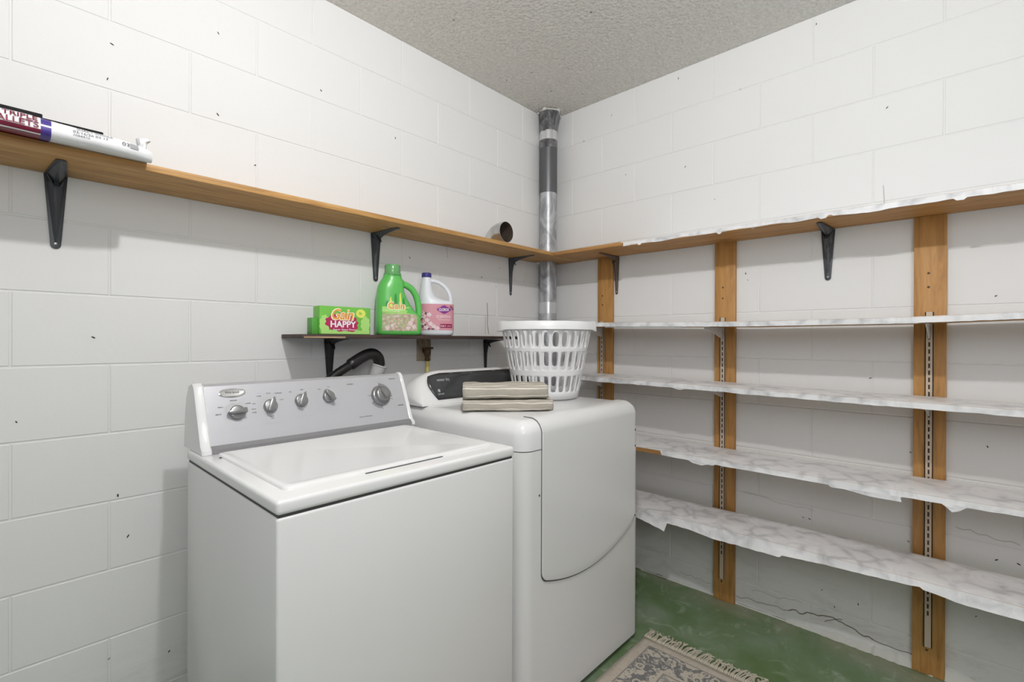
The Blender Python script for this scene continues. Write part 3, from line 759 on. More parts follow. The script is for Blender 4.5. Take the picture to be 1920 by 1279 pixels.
zmin = min(v[2] for v in mb.v); mb.v = [(x, y, z+UZ+.0190-zmin) for x, y, z in mb.v]
mb.build('elbow_pipe', [M_elbow, M_inner], eb, origin=eb.location, angle=25)

# ------------------------------------------------------------ white package with the black sheets behind it
pk = thing('wrapped_package', 'long white plastic package with maroon lettering on the high left shelf', 'package', (-2.4, -.24, UZ+.019))
BZ = UZ+.0192
NX = 150; R = []
def pk_k(x):
    e = min(1, max(0, (-2.035-x)/.07))**.5
    return e, 1+.22*min(1, max(0, (-2.16-x)/.10))
CTRL = [(-.205, 0), (-.243, 0), (-.266, -.006), (-.306, -.012), (-.321, -.004), (-.322, .010), (-.312, .023), (-.285, .029), (-.245, .028), (-.208, .017)]
def psec(x):
    e, hk = pk_k(x); P_ = []
    for y, z in CTRL:
        zz = z*(hk if z > 0 else 1); P_.append(Vector((x, -.25+(y+.25)*(.75+.25*e), BZ+(zz if z <= 0 else .006+(zz-.006)*(.35+.65*e)))))
    out = []; n_ = len(P_)
    for i in range(n_):
        p0, p1, p2, p3 = P_[i-1], P_[i], P_[(i+1) % n_], P_[(i+2) % n_]
        for j in range(4):
            t = j/4; q = .5*((2*p1)+(p2-p0)*t+(2*p0-5*p1+4*p2-p3)*t*t+(3*p1-p0-3*p2+p3)*t**3)
            k_ = noise.noise(Vector((x*16, q.y*24, q.z*20)))*.0022
            zz = q.z+k_
            if q.y > -.247: zz = max(BZ+.0002, zz)
            out.append((x, q.y+k_, zz))
    return out
NR = 40
xs = [-2.95+(-2.035+2.95)*i/NX for i in range(NX+1)]
# fine columns where the print changes
xs = sorted(set(xs+[-2.262, -2.244, -2.2265]))
R = [psec(x) for x in xs]
mb = MB(); mb.loft(R)
nf = (len(xs)-1)*NR
for k_ in range(nf):
    i, j = divmod(k_, NR); x = (xs[i]+xs[i+1])/2; front = 17 <= j < 28; mi = 0
    if x < -2.244: mi = 0 if (front or j == 13) else 1
    elif x < -2.2265: mi = 0 if j == 19 else 2
    mb.mi[k_] = mi
mb.build('wrapper', [M_poly, M_maroon, M_navyp], pk, origin=pk.location, angle=40)
FR_ = [(-.3195, -.006), (-.3225, .0), (-.3232, .008), (-.3185, .017), (-.309, .0245)]
def pf(u, v, l):
    """v runs 0..1 from the foot of the package front to its upper edge"""
    e, hk = pk_k(u); q = max(0, min(3.999, v*4)); i = int(q); q -= i
    y = FR_[i][0]+(FR_[i+1][0]-FR_[i][0])*q; z = FR_[i][1]+(FR_[i+1][1]-FR_[i][1])*q
    zz = z*(hk if z > 0 else 1); zz = zz if z <= 0 else .006+(zz-.006)*(.35+.65*e)
    return (u, -.25+(y+.25)*(.75+.25*e)-l-.0012, BZ+zz+.0004)
PM_ = [M_maroon, M_print, M_polyg]
for t_, w_, h_, x_, v_, mi in (('TRIPLE', .056, .30, -2.277, .80, 0), ('PALLETS', .076, .36, -2.285, .42, 0), ('SHAKY WHOLE', .066, .17, -2.150, .84, 1), ('03/16/26 03 17', .064, .17, -2.158, .58, 1), ('7084870', .030, .14, -2.175, .36, 1), ('03', .015, .28, -2.092, .58, 1)):
    mb = MB(); text_on(mb, t_, w_, h_, pf, x_, v_, .0012, .02 if mi == 0 else .005, mi); mb.build('package_lettering', PM_, pk, smooth=False, origin=(x_, -.34, BZ))
mb = MB(); patch(mb, pf, -2.083, -2.066, .36, .80, .0010, 2, 3, 3); mb.build('print_block', PM_, pk, smooth=False, origin=(-2.07, -.34, BZ))
# crumpled tied end
mb = MB(); R = []; rn = random.Random(9)
for i, (x, z, a_, b_) in enumerate(((-2.062, BZ+.012, .012, .042), (-2.054, BZ+.024, .012, .028), (-2.050, BZ+.034, .009, .018), (-2.052, BZ+.042, .010, .014), (-2.048, BZ+.050, .013, .014), (-2.048, BZ+.055, .008, .010))):
    R.append([(x+a_*math.cos(q)*(1+rn.uniform(-.3, .3)), -.262+b_*math.sin(q)*(1+rn.uniform(-.3, .3)), z+rn.uniform(-.003, .003)) for q in [2*math.pi*j/14 for j in range(14)]])
mb.loft(R).build('tied_end', M_poly, pk, origin=(-2.05, -.25, BZ), angle=25, label='crumpled white gathered end')
mb = MB()
mb.box((-2.90, -.192, BZ+.001), (-2.098, -.120, BZ+.060)); mb.box((-2.90, -.190, BZ+.056), (-2.120, -.125, BZ+.068)); mb.box((-2.90, -.190, BZ+.067), (-2.235, -.13, BZ+.080))
mb.v = [(x, y+.0015*math.sin(x*37), z+.002*math.sin(x*23) if z > BZ+.02 else z) for x, y, z in mb.v]
bs = mb.build('black_sheet_bundle', M_blackpl, bevel=.002, origin=(-2.5, -.1, BZ))
tag(bs, 'flat bundle of black plastic sheets lying behind the white package on the high shelf', 'plastic sheets')

# ------------------------------------------------------------ washing machine
WX0, WX1, WYF, WYB = -1.951, -1.290, -.902, -.272
wa = thing('washing_machine', 'white top loading washing machine with silver console, left of the dryer', 'washing machine', (-1.62, -.59, 0))
og = (-1.62, -.59, .4)
MB().box((WX0+.001, WYF+.002, .028), (WX1-.001, WYB, .8635)).build('cabinet', M_whitec, wa, bevel=.006, seg=3, origin=og)
MB().box((WX0+.005, WYF+.006, .863), (WX1-.005, WYB-.004, .8695)).build('seam', M_seam, wa, origin=og)
MB().box((WX0, WYF, .8685), (WX1, WYB, .897)).build('top_deck', M_white, wa, bevel=.008, seg=4, origin=og)
for sx in (WX0+.05, WX1-.05):
    for sy in (WYF+.05, WYB-.05):
        MB().lathe([(0, .0), (.02, 0), (.022, .004), (.012, .01), (.012, .03), (0, .03)], (sx, sy, .0005), 16).build('foot', M_blackp, wa, origin=(sx, sy, 0))
# lid: rounded raised plate with gentle dish and a grip slot
def rrect(x0, x1, y0, y1, rad, z, n=6):
    o = []
    for cx, cy, a0 in ((x1-rad, y1-rad, 0), (x0+rad, y1-rad, 90), (x0+rad, y0+rad, 180), (x1-rad, y0+rad, 270)):
        for i in range(n+1):
            a = math.radians(a0+90*i/n); o.append((cx+rad*math.cos(a), cy+rad*math.sin(a), z))
    return o
mb = MB()
mb.loft([rrect(-1.915, -1.318, -.846, -.404, .016, .8960), rrect(-1.914, -1.319, -.845, -.405, .016, .9010), rrect(-1.911, -1.322, -.842, -.408, .014, .9036),
         rrect(-1.900, -1.333, -.826, -.418, .012, .9040), rrect(-1.890, -1.343, -.814, -.428, .012, .9010)])
mb.build('lid', M_white, wa, angle=60, origin=og)
MB().box((-1.735, -.8515, .8966), (-1.512, -.8475, .8985)).build('lid_grip_slot', M_seam, wa, origin=(-1.62, -.85, .9))
for hx in (-1.917, -1.910):
    MB().lathe([(0, .0022), (.003, .0018), (.0038, 0)], (hx, -.448-(.014 if hx > -1.915 else 0), .8972), 10).build('hinge_pin', M_seam, wa, origin=(hx, -.45, .897))
# console
def cprof(k=0.0, z0=.8975):
    # side outline (y,z) from front bottom round to back bottom; k grows it
    P_ = [(-.392-k, z0), (-.390-k, z0+.010), (-.378-k, z0+.019), (-.345-k*.9, z0+.095), (-.322-k*.8, z0+.150), (-.310-k*.7, z0+.174+k*.5), (-.300, z0+.180+k), (-.285, z0+.180+k), (-.262, z0+.172+k), (-.240+k, z0+.140), (-.225+k, z0+.08), (-.218+k, z0)]
    return P_
CX0, CX1 = -1.945, -1.272
MB().loft([[(x, y, z) for y, z in cprof(0)] for x in (CX0+.02, CX1-.012)]).build('console_body', M_fascia, wa, angle=25, origin=(-1.6, -.3, .9))
for nm, (a_, b_) in {'l': (CX0, CX0+.024), 'r': (CX1-.014, CX1)}.items():
    mb = MB(); rr_ = [cprof(.0005), cprof(.004), cprof(.004), cprof(.0005)]
    xs_ = (a_, a_+.005, b_-.003, b_)
    mb.loft([[(x, y, z) for y, z in p] for x, p in zip(xs_, rr_)])
    mb.build('console_end_cap', M_white, wa, angle=30, origin=(a_, -.3, .9), label='white plastic end cap')
mb = MB(); mb.loft([[(x, -.3935, .8978), (x, -.3925, .9085), (x, -.381, .9170), (x, -.379, .9170), (x, -.380, .8978)] for x in (CX0+.0245, CX1-.0145)])
mb.build('console_trim', M_fasciad, wa, origin=(-1.6, -.39, .9), label='darker grey strip along the foot of the console')
# frame of the sloped fascia: ux along x, uv up the slope
FA = Vector((0, -.378, .9165)); FB = Vector((0, -.310, 1.0715)); FU = (FB-FA).normalized(); FN = Vector((1, 0, 0)).cross(FU)
if FN.y > 0: FN = -FN
def ff(x, s_, l):   # x world, s_ distance up the slope, follows the slightly bent face
    P_ = [(-.378, .9165), (-.345, .9925), (-.322, 1.0475), (-.310, 1.0715)]
    rem = s_
    for (y0_, z0_), (y1_, z1_) in zip(P_, P_[1:]):
        d_ = math.hypot(y1_-y0_, z1_-z0_)
        if rem <= d_ or (y1_, z1_) == P_[-1]:
            q = rem/d_; p = Vector((x, y0_+(y1_-y0_)*q, z0_+(z1_-z0_)*q)); break
        rem -= d_
    return p+FN*l
def sl(z): return (z-.9165)/FU.z
def knob(x, z, rad, ang, name='control_knob', big=False):
    c = ff(x, sl(z), .0005); zax = FN; xax = Vector((1, 0, 0)); yax = zax.cross(xax)
    mm = Matrix((xax, yax, zax)).transposed().to_4x4() @ Matrix.Rotation(ang, 4, 'Z'); mm.translation = c-wa.location
    mb = MB()
    if big: mb.lathe([(0, .002), (rad*1.35, .002), (rad*1.38, .004), (rad*1.25, .008), (rad*1.05, .009), (rad, .010), (rad*.95, .024), (rad*.8, .026), (0, .026)], (0, 0, 0), 36)
    else: mb.lathe([(rad*1.0, 0), (rad*.98, .010), (rad*.86, .0125), (0, .0135)], (0, 0, 0), 30)
    hb = .034 if big else .024
    g = []   # grip bar
    ln, wd = (rad*.78, rad*.26) if big else (rad*1.32, rad*.34)
    pl = [(-ln*.8, -wd), (ln*.55, -wd), (ln, 0), (ln*.55, wd), (-ln*.8, wd)]
    mb.prism(pl, ((0, 0, .004 if not big else .024), (1, 0, 0), (0, 1, 0), (0, 0, 1)), hb-(.004 if not big else .024))
    o = mb.build(name, M_knob, None, bevel=.0012, seg=2, bevang=40); o.parent = wa; o.matrix_local = mm
    return o
for (x, z, ang) in ((-1.847, .995, math.radians(182)), (-1.756, 1.004, math.radians(68)), (-1.663, 1.012, math.radians(66)), (-1.573, 1.016, math.radians(120))):
    knob(x, z, .0195 if x > -1.8 else .0205, ang)
knob(-1.383, 1.005, .0265, math.radians(118), 'cycle_dial', True)
def tick(x, s_, w_, h_, mi=0): poly(mb, ff, [(x-w_/2, s_-h_/2), (x+w_/2, s_-h_/2), (x+w_/2, s_+h_/2), (x-w_/2, s_+h_/2)], .0006, mi)
LM = [M_print, M_knobp, M_printl, M_fasciad]
for (x, z), ws, (t0_, w0_, z0_) in (((-1.847, .995), ((-.046, .0, 'MINI', .014), (-.039, .020, 'SMALL', .014), (-.005, .037, 'MEDIUM', .017), (.032, .025, 'LARGE', .014), (.046, .006, 'EXTRA', .012), (.046, -.004, 'SUPER', .013)), ('LOAD SIZE', .044, .953)),
                 ((-1.756, 1.004), ((-.043, .012, 'HOT', .010), (-.027, .034, 'WARM', .012), (.0, .041, 'COLD', .013), (.029, .039, 'CONTROLLED', .021), (.036, .018, 'AUTO', .012), (.002, -.031, 'OFF', .011), (.002, -.037, 'TAP', .010)), ('TEMPERATURE', .056, .957)),
                 ((-1.663, 1.012), ((-.028, .031, 'OFF', .009), (.008, .036, 'ON', .008)), ('CYCLE SIGNAL', .056, .966)), ((-1.573, 1.016), ((-.026, .028, 'OFF', .009), (.006, .034, 'ON', .008)), ('EXTRA RINSE', .048, .974))):
    mb = MB(); s0 = sl(z); n = 20; rin, rout = .023, .033; vs = []
    for i in range(n+1):
        a = math.radians(8+164*i/n)
        vs += [ff(x+rin*math.cos(a), s0+rin*math.sin(a), .0005), ff(x+rout*math.cos(a), s0+rout*math.sin(a), .0005)]
    mb.add(vs, [(2*i, 2*i+1, 2*i+3, 2*i+2) for i in range(n)], 1)
    for dx_, ds_, t_, w_ in ws: text_on(mb, t_, w_, .0036, ff, x+dx_, s0+ds_, .0006, .02, 0)
    mb.build('knob_markings', LM, wa, smooth=False, origin=(x, -.35, z))
    mb = MB(); text_on(mb, t0_, w0_, .0042, ff, x+.002, sl(z0_), .0006, .0, 2); mb.build('knob_caption', LM, wa, smooth=False, origin=(x, -.36, z0_))
mb = MB(); x, s0 = -1.383, sl(1.005)
for a0, a1, mi in ((-10, 85, 3), (-95, -150, 3)):
    n = 16; vs = []
    for i in range(n+1):
        a = math.radians(a0+(a1-a0)*i/n); vs += [ff(x+.037*math.cos(a), s0+.037*math.sin(a), .0005), ff(x+.046*math.cos(a), s0+.046*math.sin(a), .0005)]
    mb.add(vs, [(2*i, 2*i+1, 2*i+3, 2*i+2) for i in range(n)], mi)
for a in range(0, 360, 15):
    q = math.radians(a); rr_ = .053 if a % 45 else .055
    tick(x+rr_*math.cos(q), s0+rr_*math.sin(q), .005 if a % 45 else .008, .0011, 2)
for a in (88, -92, 175, -20):
    q = math.radians(a); c, s_ = math.cos(q), math.sin(q)
    poly(mb, ff, [(x+.035*c-.0007*s_, s0+.035*s_+.0007*c), (x+.050*c-.0007*s_, s0+.050*s_+.0007*c), (x+.050*c+.0007*s_, s0+.050*s_-.0007*c), (x+.035*c+.0007*s_, s0+.035*s_-.0007*c)], .0007, 0)
mb.build('dial_markings', LM, wa, smooth=False, origin=(-1.38, -.35, 1.0))
for dx_, ds_, t_, w_ in ((-.105, .050, 'NORMAL', .024), (.062, .060, 'PERMANENT', .026), (.074, -.042, 'RINSE', .022), (-.072, -.068, 'SOAK & PREWASH', .048), (-.014, -.066, 'DELICATE', .016), (-.072, .010, 'HEAVY', .014), (-.072, -.010, 'LIGHT', .014), (.070, -.018, 'OFF', .012), (.012, .062, 'WASH', .014)):
    mb = MB(); text_on(mb, t_, w_, .0042, ff, x+dx_, s0+ds_, .0006, .02, 0 if w_ > .018 else 2)
    mb.build('dial_caption', LM, wa, smooth=False, origin=(x+dx_, -.35, 1.0))
# oval badge
mb = MB(); bc = (-1.853, sl(1.050)); n = 36; R = []
for k_, l_ in ((1.0, .0), (1.0, .0030), (.90, .0042), (.84, .0030), (.80, .0028)):
    R.append([ff(bc[0]+.0355*k_*math.cos(2*math.pi*i/n), bc[1]+.0128*k_*math.sin(2*math.pi*i/n), l_) for i in range(n)])
mb.loft(R).build('badge', M_chrome, wa, origin=(-1.85, -.32, 1.05), angle=40, label='oval silver maker badge')
mb = MB(); text_on(mb, 'Whirlpool', .036, .009, ff, bc[0], bc[1], .0034, .01, 0); mb.build('badge_lettering', M_print, wa, smooth=False, origin=(-1.85, -.32, 1.05))

# ------------------------------------------------------------ drain hose and standpipe, gas valve
sp_ = thing('drain_pipe', 'grey plastic standpipe behind the washer console, receiving the black hose', 'pipe', (-1.235, -.10, .4))
mb = MB(); mb.tube([(-1.262, -.075, .40), (-1.262, -.075, .99), (-1.250, -.085, 1.05), (-1.236, -.092, 1.095)], [.024, .024, .026, .030], 24, caps=False)
mb.tube([(-1.236, -.092, 1.095), (-1.250, -.085, 1.05), (-1.262, -.075, .99)], [.028, .0235, .021], 24, caps=False)
mb.build('standpipe', M_pvc, sp_, origin=(-1.25, -.08, .7))
mb = MB(); c_ = Vector((-1.236, -.092, 1.096)); tdir = Vector((.28, -.14, .95)).normalized(); aa = tdir.orthogonal().normalized(); bb_ = tdir.cross(aa)
mb.loft([[c_+(aa*math.cos(q)+bb_*math.sin(q))*.029+(aa*math.cos(q)+bb_*math.sin(q))*.0035*math.cos(s_)+tdir*.0035*math.sin(s_) for s_ in [2*math.pi*k/8 for k in range(8)]] for q in [2*math.pi*j/28 for j in range(28)]], loop=True)
mb.build('pipe_rim', M_pvc, sp_, origin=c_)
hz = smoothpath([(-1.60, -.155, .55), (-1.585, -.145, .85), (-1.53, -.135, 1.00), (-1.455, -.125, 1.062), (-1.385, -.118, 1.102), (-1.320, -.11, 1.136), (-1.275, -.102, 1.146), (-1.245, -.095, 1.130), (-1.236, -.092, 1.100), (-1.240, -.090, 1.070)], 8)
mb = MB(); rad = []
for i, p in enumerate(hz):
    q = i/(len(hz)-1); rad.append(.019 if q > .90 else .023 if q > .45 else .0165+.0012*(i % 2))
mb.tube(hz, rad, 16); dh_ = mb.build('drain_hose', M_blackp, origin=(-1.4, -.12, 1.0))
tag(dh_, 'black rubber hose arching up behind the washer console into the grey standpipe', 'hose')
gv = thing('gas_valve', 'small blackened valve on a yellow pipe under the dark shelf', 'valve', (-.945, -.03, .9))
mb = MB(); mb.tube([(-.945, -.030, .60), (-.945, -.030, 1.118)], .0075, 12); mb.build('supply_pipe', M_yellow, gv, origin=(-.945, -.03, .9), label='yellow pipe')
mb = MB(); mb.lathe([(0, 1.105), (.011, 1.105), (.012, 1.115), (.009, 1.122), (.012, 1.130), (.016, 1.140), (.016, 1.158), (.010, 1.165), (0, 1.166)], (-.945, -.030, 0), 14)
mb.tube([(-.945, -.030, 1.150), (-.945, -.004, 1.150)], .010, 12); mb.box((-.972, -.040, 1.160), (-.918, -.026, 1.170))
mb.build('valve_body', M_rust, gv, origin=(-.945, -.03, 1.14), bevel=.001)
mb = MB(); mb.box((-.985, -.0042, 1.105), (-.905, -.0012, 1.206)); mb.build('wall_stain', mottle('brown_wall_stain', (.24, .17, .10), (.44, .37, .28), 0, .8, 20), gv, origin=(-.945, 0, 1.15), label='rust stain on the wall')  # thin slab standing in for a brown stain on the wall

# ------------------------------------------------------------ dryer
DX0, DX1, DYF, DYB = -1.232, -.515, -.885, -.150
dy = thing('clothes_dryer', 'white dryer with rounded front edge and dark control panel, right of the washer', 'dryer', (-.875, -.52, 0))
og = (-.875, -.52, .5)
def body(z0, z1, rad, k=0, rt=0):
    """rounded vertical front corners; optional rounded top"""
    def outline(inset, z):
        pts = []; rr_ = max(.004, rad-inset); n = 8
        x0, x1, y0, y1 = DX0+k+inset, DX1-k-inset, DYF+k+inset, DYB-inset*.3
        for cx, cy, a0 in ((x1-rr_, y0+rr_, 270), (x1-.006, y1-.006, 0), (x0+.006, y1-.006, 90), (x0+rr_, y0+rr_, 180)):
            rq = rr_ if cy < -.5 else .006
            for i in range(n+1):
                a = math.radians(a0+90*i/n); pts.append((cx+rq*math.cos(a), cy+rq*math.sin(a), z))
        return pts
    R = [outline(0, z0)]
    if rt:
        for i in range(9):
            a = math.radians(90*i/8); R.append(outline(rt*(1-math.cos(a)), z1-rt+rt*math.sin(a)))
    else: R.append(outline(0, z1))
    return R
mb = MB(); mb.loft(body(.022, .8605, .045)); mb.build('cabinet', M_whitec, dy, angle=40, origin=og)
mb = MB(); mb.loft(body(.858, .8655, .042, .004)); mb.build('seam', M_seam, dy, origin=og)
mb = MB(); mb.loft(body(.8635, .955, .048, 0, .046)); mb.build('top_cap', M_white, dy, angle=50, origin=og)
for sx in (DX0+.06, DX1-.06):
    for sy in (DYF+.06, DYB-.06):
        MB().lathe([(0, .0), (.02, 0), (.022, .004), (.012, .01), (.012, .024), (0, .024)], (sx, sy, .0005), 16).build('foot', M_blackp, dy, origin=(sx, sy, 0))
MB().box((DX0+.03, DYF+.02, .002), (DX1-.03, DYF+.03, .022)).build('kick_plate', M_seam, dy, origin=og)
# door wrapping over the top edge, with a bowed lower edge
def door(margin, lift, name, mat, thick):
    xa, xb = -1.147-margin*.35, -.567+margin*.35
    nx, nv = 40, 44; rc = .046
    cyc, czc = DYF+rc, .955-rc
    def path(v, zb):
        # v 0..1 : top back -> front bottom
        L1 = .030; L2 = math.pi/2*rc; L3 = czc-zb; T = L1+L2+L3
        # cluster points on the bend
        s_ = v*T
        if v < .15: s_ = v/.15*L1
        elif v < .55: s_ = L1+(v-.15)/.40*L2
        else: s_ = L1+L2+(v-.55)/.45*L3
        if s_ <= L1: return (cyc+L1-s_, .955+lift, (0, 1))
        if s_ <= L1+L2:
            a = (s_-L1)/rc; return (cyc-(rc+lift)*math.sin(a), czc+(rc+lift)*math.cos(a), None)
        return (cyc-rc-lift, czc-(s_-L1-L2), None)
    vs = []
    for i in range(nx+1):
        q = i/nx; q = .5-.5*math.cos(math.pi*q) if True else q
        x = xa+(xb-xa)*q; zb = .405+.068*((x+.895)/.30)**2-margin
        e = min(x-xa, xb-x); rr_ = .022
        if e < rr_: zb += rr_-math.sqrt(max(0, rr_**2-(rr_-e)**2))
        edge = .0025 if (i == 0 or i == nx) else 0
        for j in range(nv+1):
            y, z, _ = path(j/nv, zb); 
            vs.append((x, y, z))
    mb = MB(); fs = []
    for i in range(nx):
        for j in range(nv): a = i*(nv+1)+j; fs.append((a, a+1, a+nv+2, a+nv+1))
    mb.add(vs, fs)
    o = mb.build(name, mat, dy, angle=60, origin=og)
    so = o.modifiers.new('thickness', 'SOLIDIFY'); so.thickness = thick; so.offset = 0
    bv = o.modifiers.new('soft_edge', 'BEVEL'); bv.width = .002; bv.segments = 2; bv.limit_method = 'ANGLE'; bv.angle_limit = math.radians(50)
    return o
door(.0055, .0012, 'door_seam', M_seaml, .0016)
door(0, .0036, 'door', M_whitec, .0036)
for (x, z) in ((-.5555, .845), (-.5555, .78), (-.5555, .50), (-1.158, .72)):
    MB().box((x-.002, DYF-.0022, z-.003), (x+.002, DYF+.001, z+.003)).build('bumper', M_seam, dy, origin=(x, DYF, z))
# console: white hood with domed left end, dark sloped panel
def hood(x):
    q0 = (x-DX0)/.16; q1 = (DX1-x)/.16
    q = min(1, max(0, min(q0, q1))); return .95+.128*(math.sqrt(max(0, 1-(1-q)**2))**.8)*(1-.0)
mb = MB(); R = []
for i in range(61):
    x = DX0+.004+(DX1-DX0-.008)*(i/60); h = hood(x); hh = h-.9535
    R.append([(x, -.376, .9537), (x, -.373, .9537+min(.012, hh*.2)), (x, -.350+.0, .9537+hh*.45), (x, -.315, .9537+hh*.85), (x, -.290, .9537+hh), (x, -.262, .9537+hh*1.0), (x, -.235, .9537+hh*.9), (x, -.22, .9537+hh*.4), (x, -.218, .9537)])
mb.loft(R).build('console_hood', M_white, dy, angle=45, origin=(-.875, -.3, .954))
def dpf(x, t_, l):   # on the sloped face of the hood; t_ 0..1 up
    hh = 1.078-.9535; P_ = [(-.373, .9537+.012), (-.350, .9537+hh*.45), (-.315, .9537+hh*.85), (-.302, .9537+hh*.93)]
    k_ = t_*3; i = min(2, int(k_)); q = k_-i
    return Vector((x, P_[i][0]+(P_[i+1][0]-P_[i][0])*q, P_[i][1]+(P_[i+1][1]-P_[i][1])*q))+Vector((0, -.83, .55))*l
mb = MB(); nx = 40; nz = 12; vs = []; fs = []
for i in range(nz+1):
    t_ = i/nz
    # left boundary curves: bottom starts further right, bulges left mid, sweeps right at the top
    xl = -1.178+.030*(1-t_)**3+.085*max(0, (t_-.35)/.65)**2.2; xr = -.575-.030*(1-t_)**3-.085*max(0, (t_-.35)/.65)**2.2
    for j in range(nx+1): vs.append(dpf(xl+(xr-xl)*j/nx, .04+t_*.94, .0022))
for i in range(nz):
    for j in range(nx): a = i*(nx+1)+j; fs.append((a, a+1, a+nx+2, a+nx+1))
mb.add(vs, fs); o = mb.build('control_panel', M_panel, dy, angle=60, origin=(-.875, -.35, 1.0), label='dark glossy control panel')
so = o.modifiers.new('thickness', 'SOLIDIFY'); so.thickness = .003
def dtf(u, v, l): return dpf(u, v, l+.0026)
for t_, w_, h_, x_, v_ in (('sensor dry', .064, .10, -1.092, .55), ('estimated', .030, .055, -1.128, .20), ('status', .022, .05, -1.035, .88), ('cycle', .028, .06, -.968, .82), ('start', .022, .05, -.79, .88)):
    mb = MB(); text_on(mb, t_, w_, h_, dtf, x_, v_, .0002, .01, 0)
    if t_ == 'estimated': poly(mb, dtf, blob(-1.133, .29, .006, .045, 10), .0002, 0)
    mb.build('panel_lettering', M_panelt, dy, smooth=False, origin=(x_, -.35, 1.0))
mb = MB()
for (a_, b_) in (((-.952, .72), (-.942, .82)), ((-.942, .82), (-.918, .72)), ((-.935, .82), (-.926, .70)), ((-.93, .82), (-.905, .70))):
    poly(mb, dtf, [(a_[0], a_[1]), (b_[0], b_[1]), (b_[0]+.0014, b_[1]), (a_[0]+.0014, a_[1])], .0002, 0)
mb.build('panel_symbol', M_panelt, dy, smooth=False, origin=(-.93, -.35, 1.0))

# ------------------------------------------------------------ folded towels
def towel(loc, rz, Lx, Dy, H, label, seed, roll=0.0):
    t = thing('folded_towel', label, 'towel', loc, 'two folded striped towels on the dryer', rz)
    N1, N2 = 44, 48; vs = []; uvs = []; fs = []
    for i in range(N1+1):
        q = i/N1; x = (q-.5)*Lx
        endk = 1-.10*max(0, (abs(q-.5)*2-.94)/.06)**2
        for j in range(N2):
            a = 2*math.pi*j/N2; c, s_ = math.cos(a), math.sin(a)
            yy = Dy/2*math.copysign(abs(c)**.42, c)*endk; zz = H/2+H/2*math.copysign(abs(s_)**.50, s_)*endk
            k_ = noise.noise(Vector((x*13+seed, yy*22, s_*2.3)))*.0030+noise.noise(Vector((x*40, a*2, seed)))*.0012
            zz2 = zz+k_+roll*max(0, c)*zz
            # thin groove between the folded layers at both ends and along the open side
            if abs(s_) < .12 and c > 0: yy -= .004
            vs.append((x+.002*noise.noise(Vector((a*1.5, seed, 0))), yy+k_*.8, max(0.0003, zz2)))
            uvs.append((q, j/N2))
    for i in range(N1):
        for j in range(N2): a = i*N2+j; b = i*N2+(j+1) % N2; fs.append((a, b, b+N2, a+N2))
    e0 = tuple(range(N2-1, -1, -1)); e1 = tuple(N1*N2+j for j in range(N2)); fs += [e0, e1]
    me = bpy.data.meshes.new('cloth'); me.from_pydata(vs, [], fs); me.materials.append(M_towel)
    uvl = me.uv_layers.new(name='UVMap')
    for p in me.polygons:
        js = [me.loops[li].vertex_index % N2 for li in p.loop_indices]; wrap = max(js)-min(js) > N2/2 and len(js) == 4
        for li in p.loop_indices:
            vi = me.loops[li].vertex_index; uu, vv = uvs[vi]
            if wrap and vv < .5: vv += 1
            if len(js) > 4: uu, vv = .5, .03+.94*abs(vs[vi][2]/H % 1)*.5
            uvl.data[li].uv = (uu, vv)
    me.polygons.foreach_set('use_smooth', [True]*len(me.polygons)); me.set_sharp_from_angle(angle=math.radians(55))
    o = bpy.data.objects.new('cloth', me); COL.objects.link(o); o.parent = t
    return t
ta = math.atan2(-.21, .23)
tc_ = Vector((-1.050, -.641, 0))
towel((tc_.x, tc_.y, .9555), ta, .318, .165, .040, 'folded beige towel with pale stripes lying directly on the dryer top', 1)
towel((tc_.x-.004, tc_.y+.008, .9975), ta+.02, .300, .150, .050, 'folded beige towel with pale stripes stacked on top of the other towel', 6, .06)

# ------------------------------------------------------------ laundry basket
BC = Vector((-.670, -.516, .9560))
lb = thing('laundry_basket', 'round white plastic laundry basket with slotted sides standing on the dryer', 'basket', BC)
def rad_at(z): return .136+(.194-.136)*(z/.30)
mb = MB(); NC = 28; rows = ((.030, .105), (.122, .205), (.214, .290)); TH0 = .1
def P3(th, z): rr_ = rad_at(z); return (BC.x+rr_*math.cos(th), BC.y+rr_*math.sin(th), BC.z+z)
zs = [.004, rows[0][0], rows[0][1], rows[1][0], rows[1][1], rows[2][0], rows[2][1], .300]
def band_grid(z0, z1, nz=1):
    vs = []; fs = []; n = NC*8
    for i in range(nz+1):
        for j in range(n): vs.append(P3(TH0+2*math.pi*j/n, z0+(z1-z0)*i/nz))
    for i in range(nz):
        for j in range(n): fs.append((i*n+j, i*n+(j+1) % n, (i+1)*n+(j+1) % n, (i+1)*n+j))
    mb.add(vs, fs)
for a_, b_ in ((zs[0], zs[1]), (zs[2], zs[3]), (zs[4], zs[5]), (zs[6], zs[7])): band_grid(a_, b_)
dth = 2*math.pi/NC
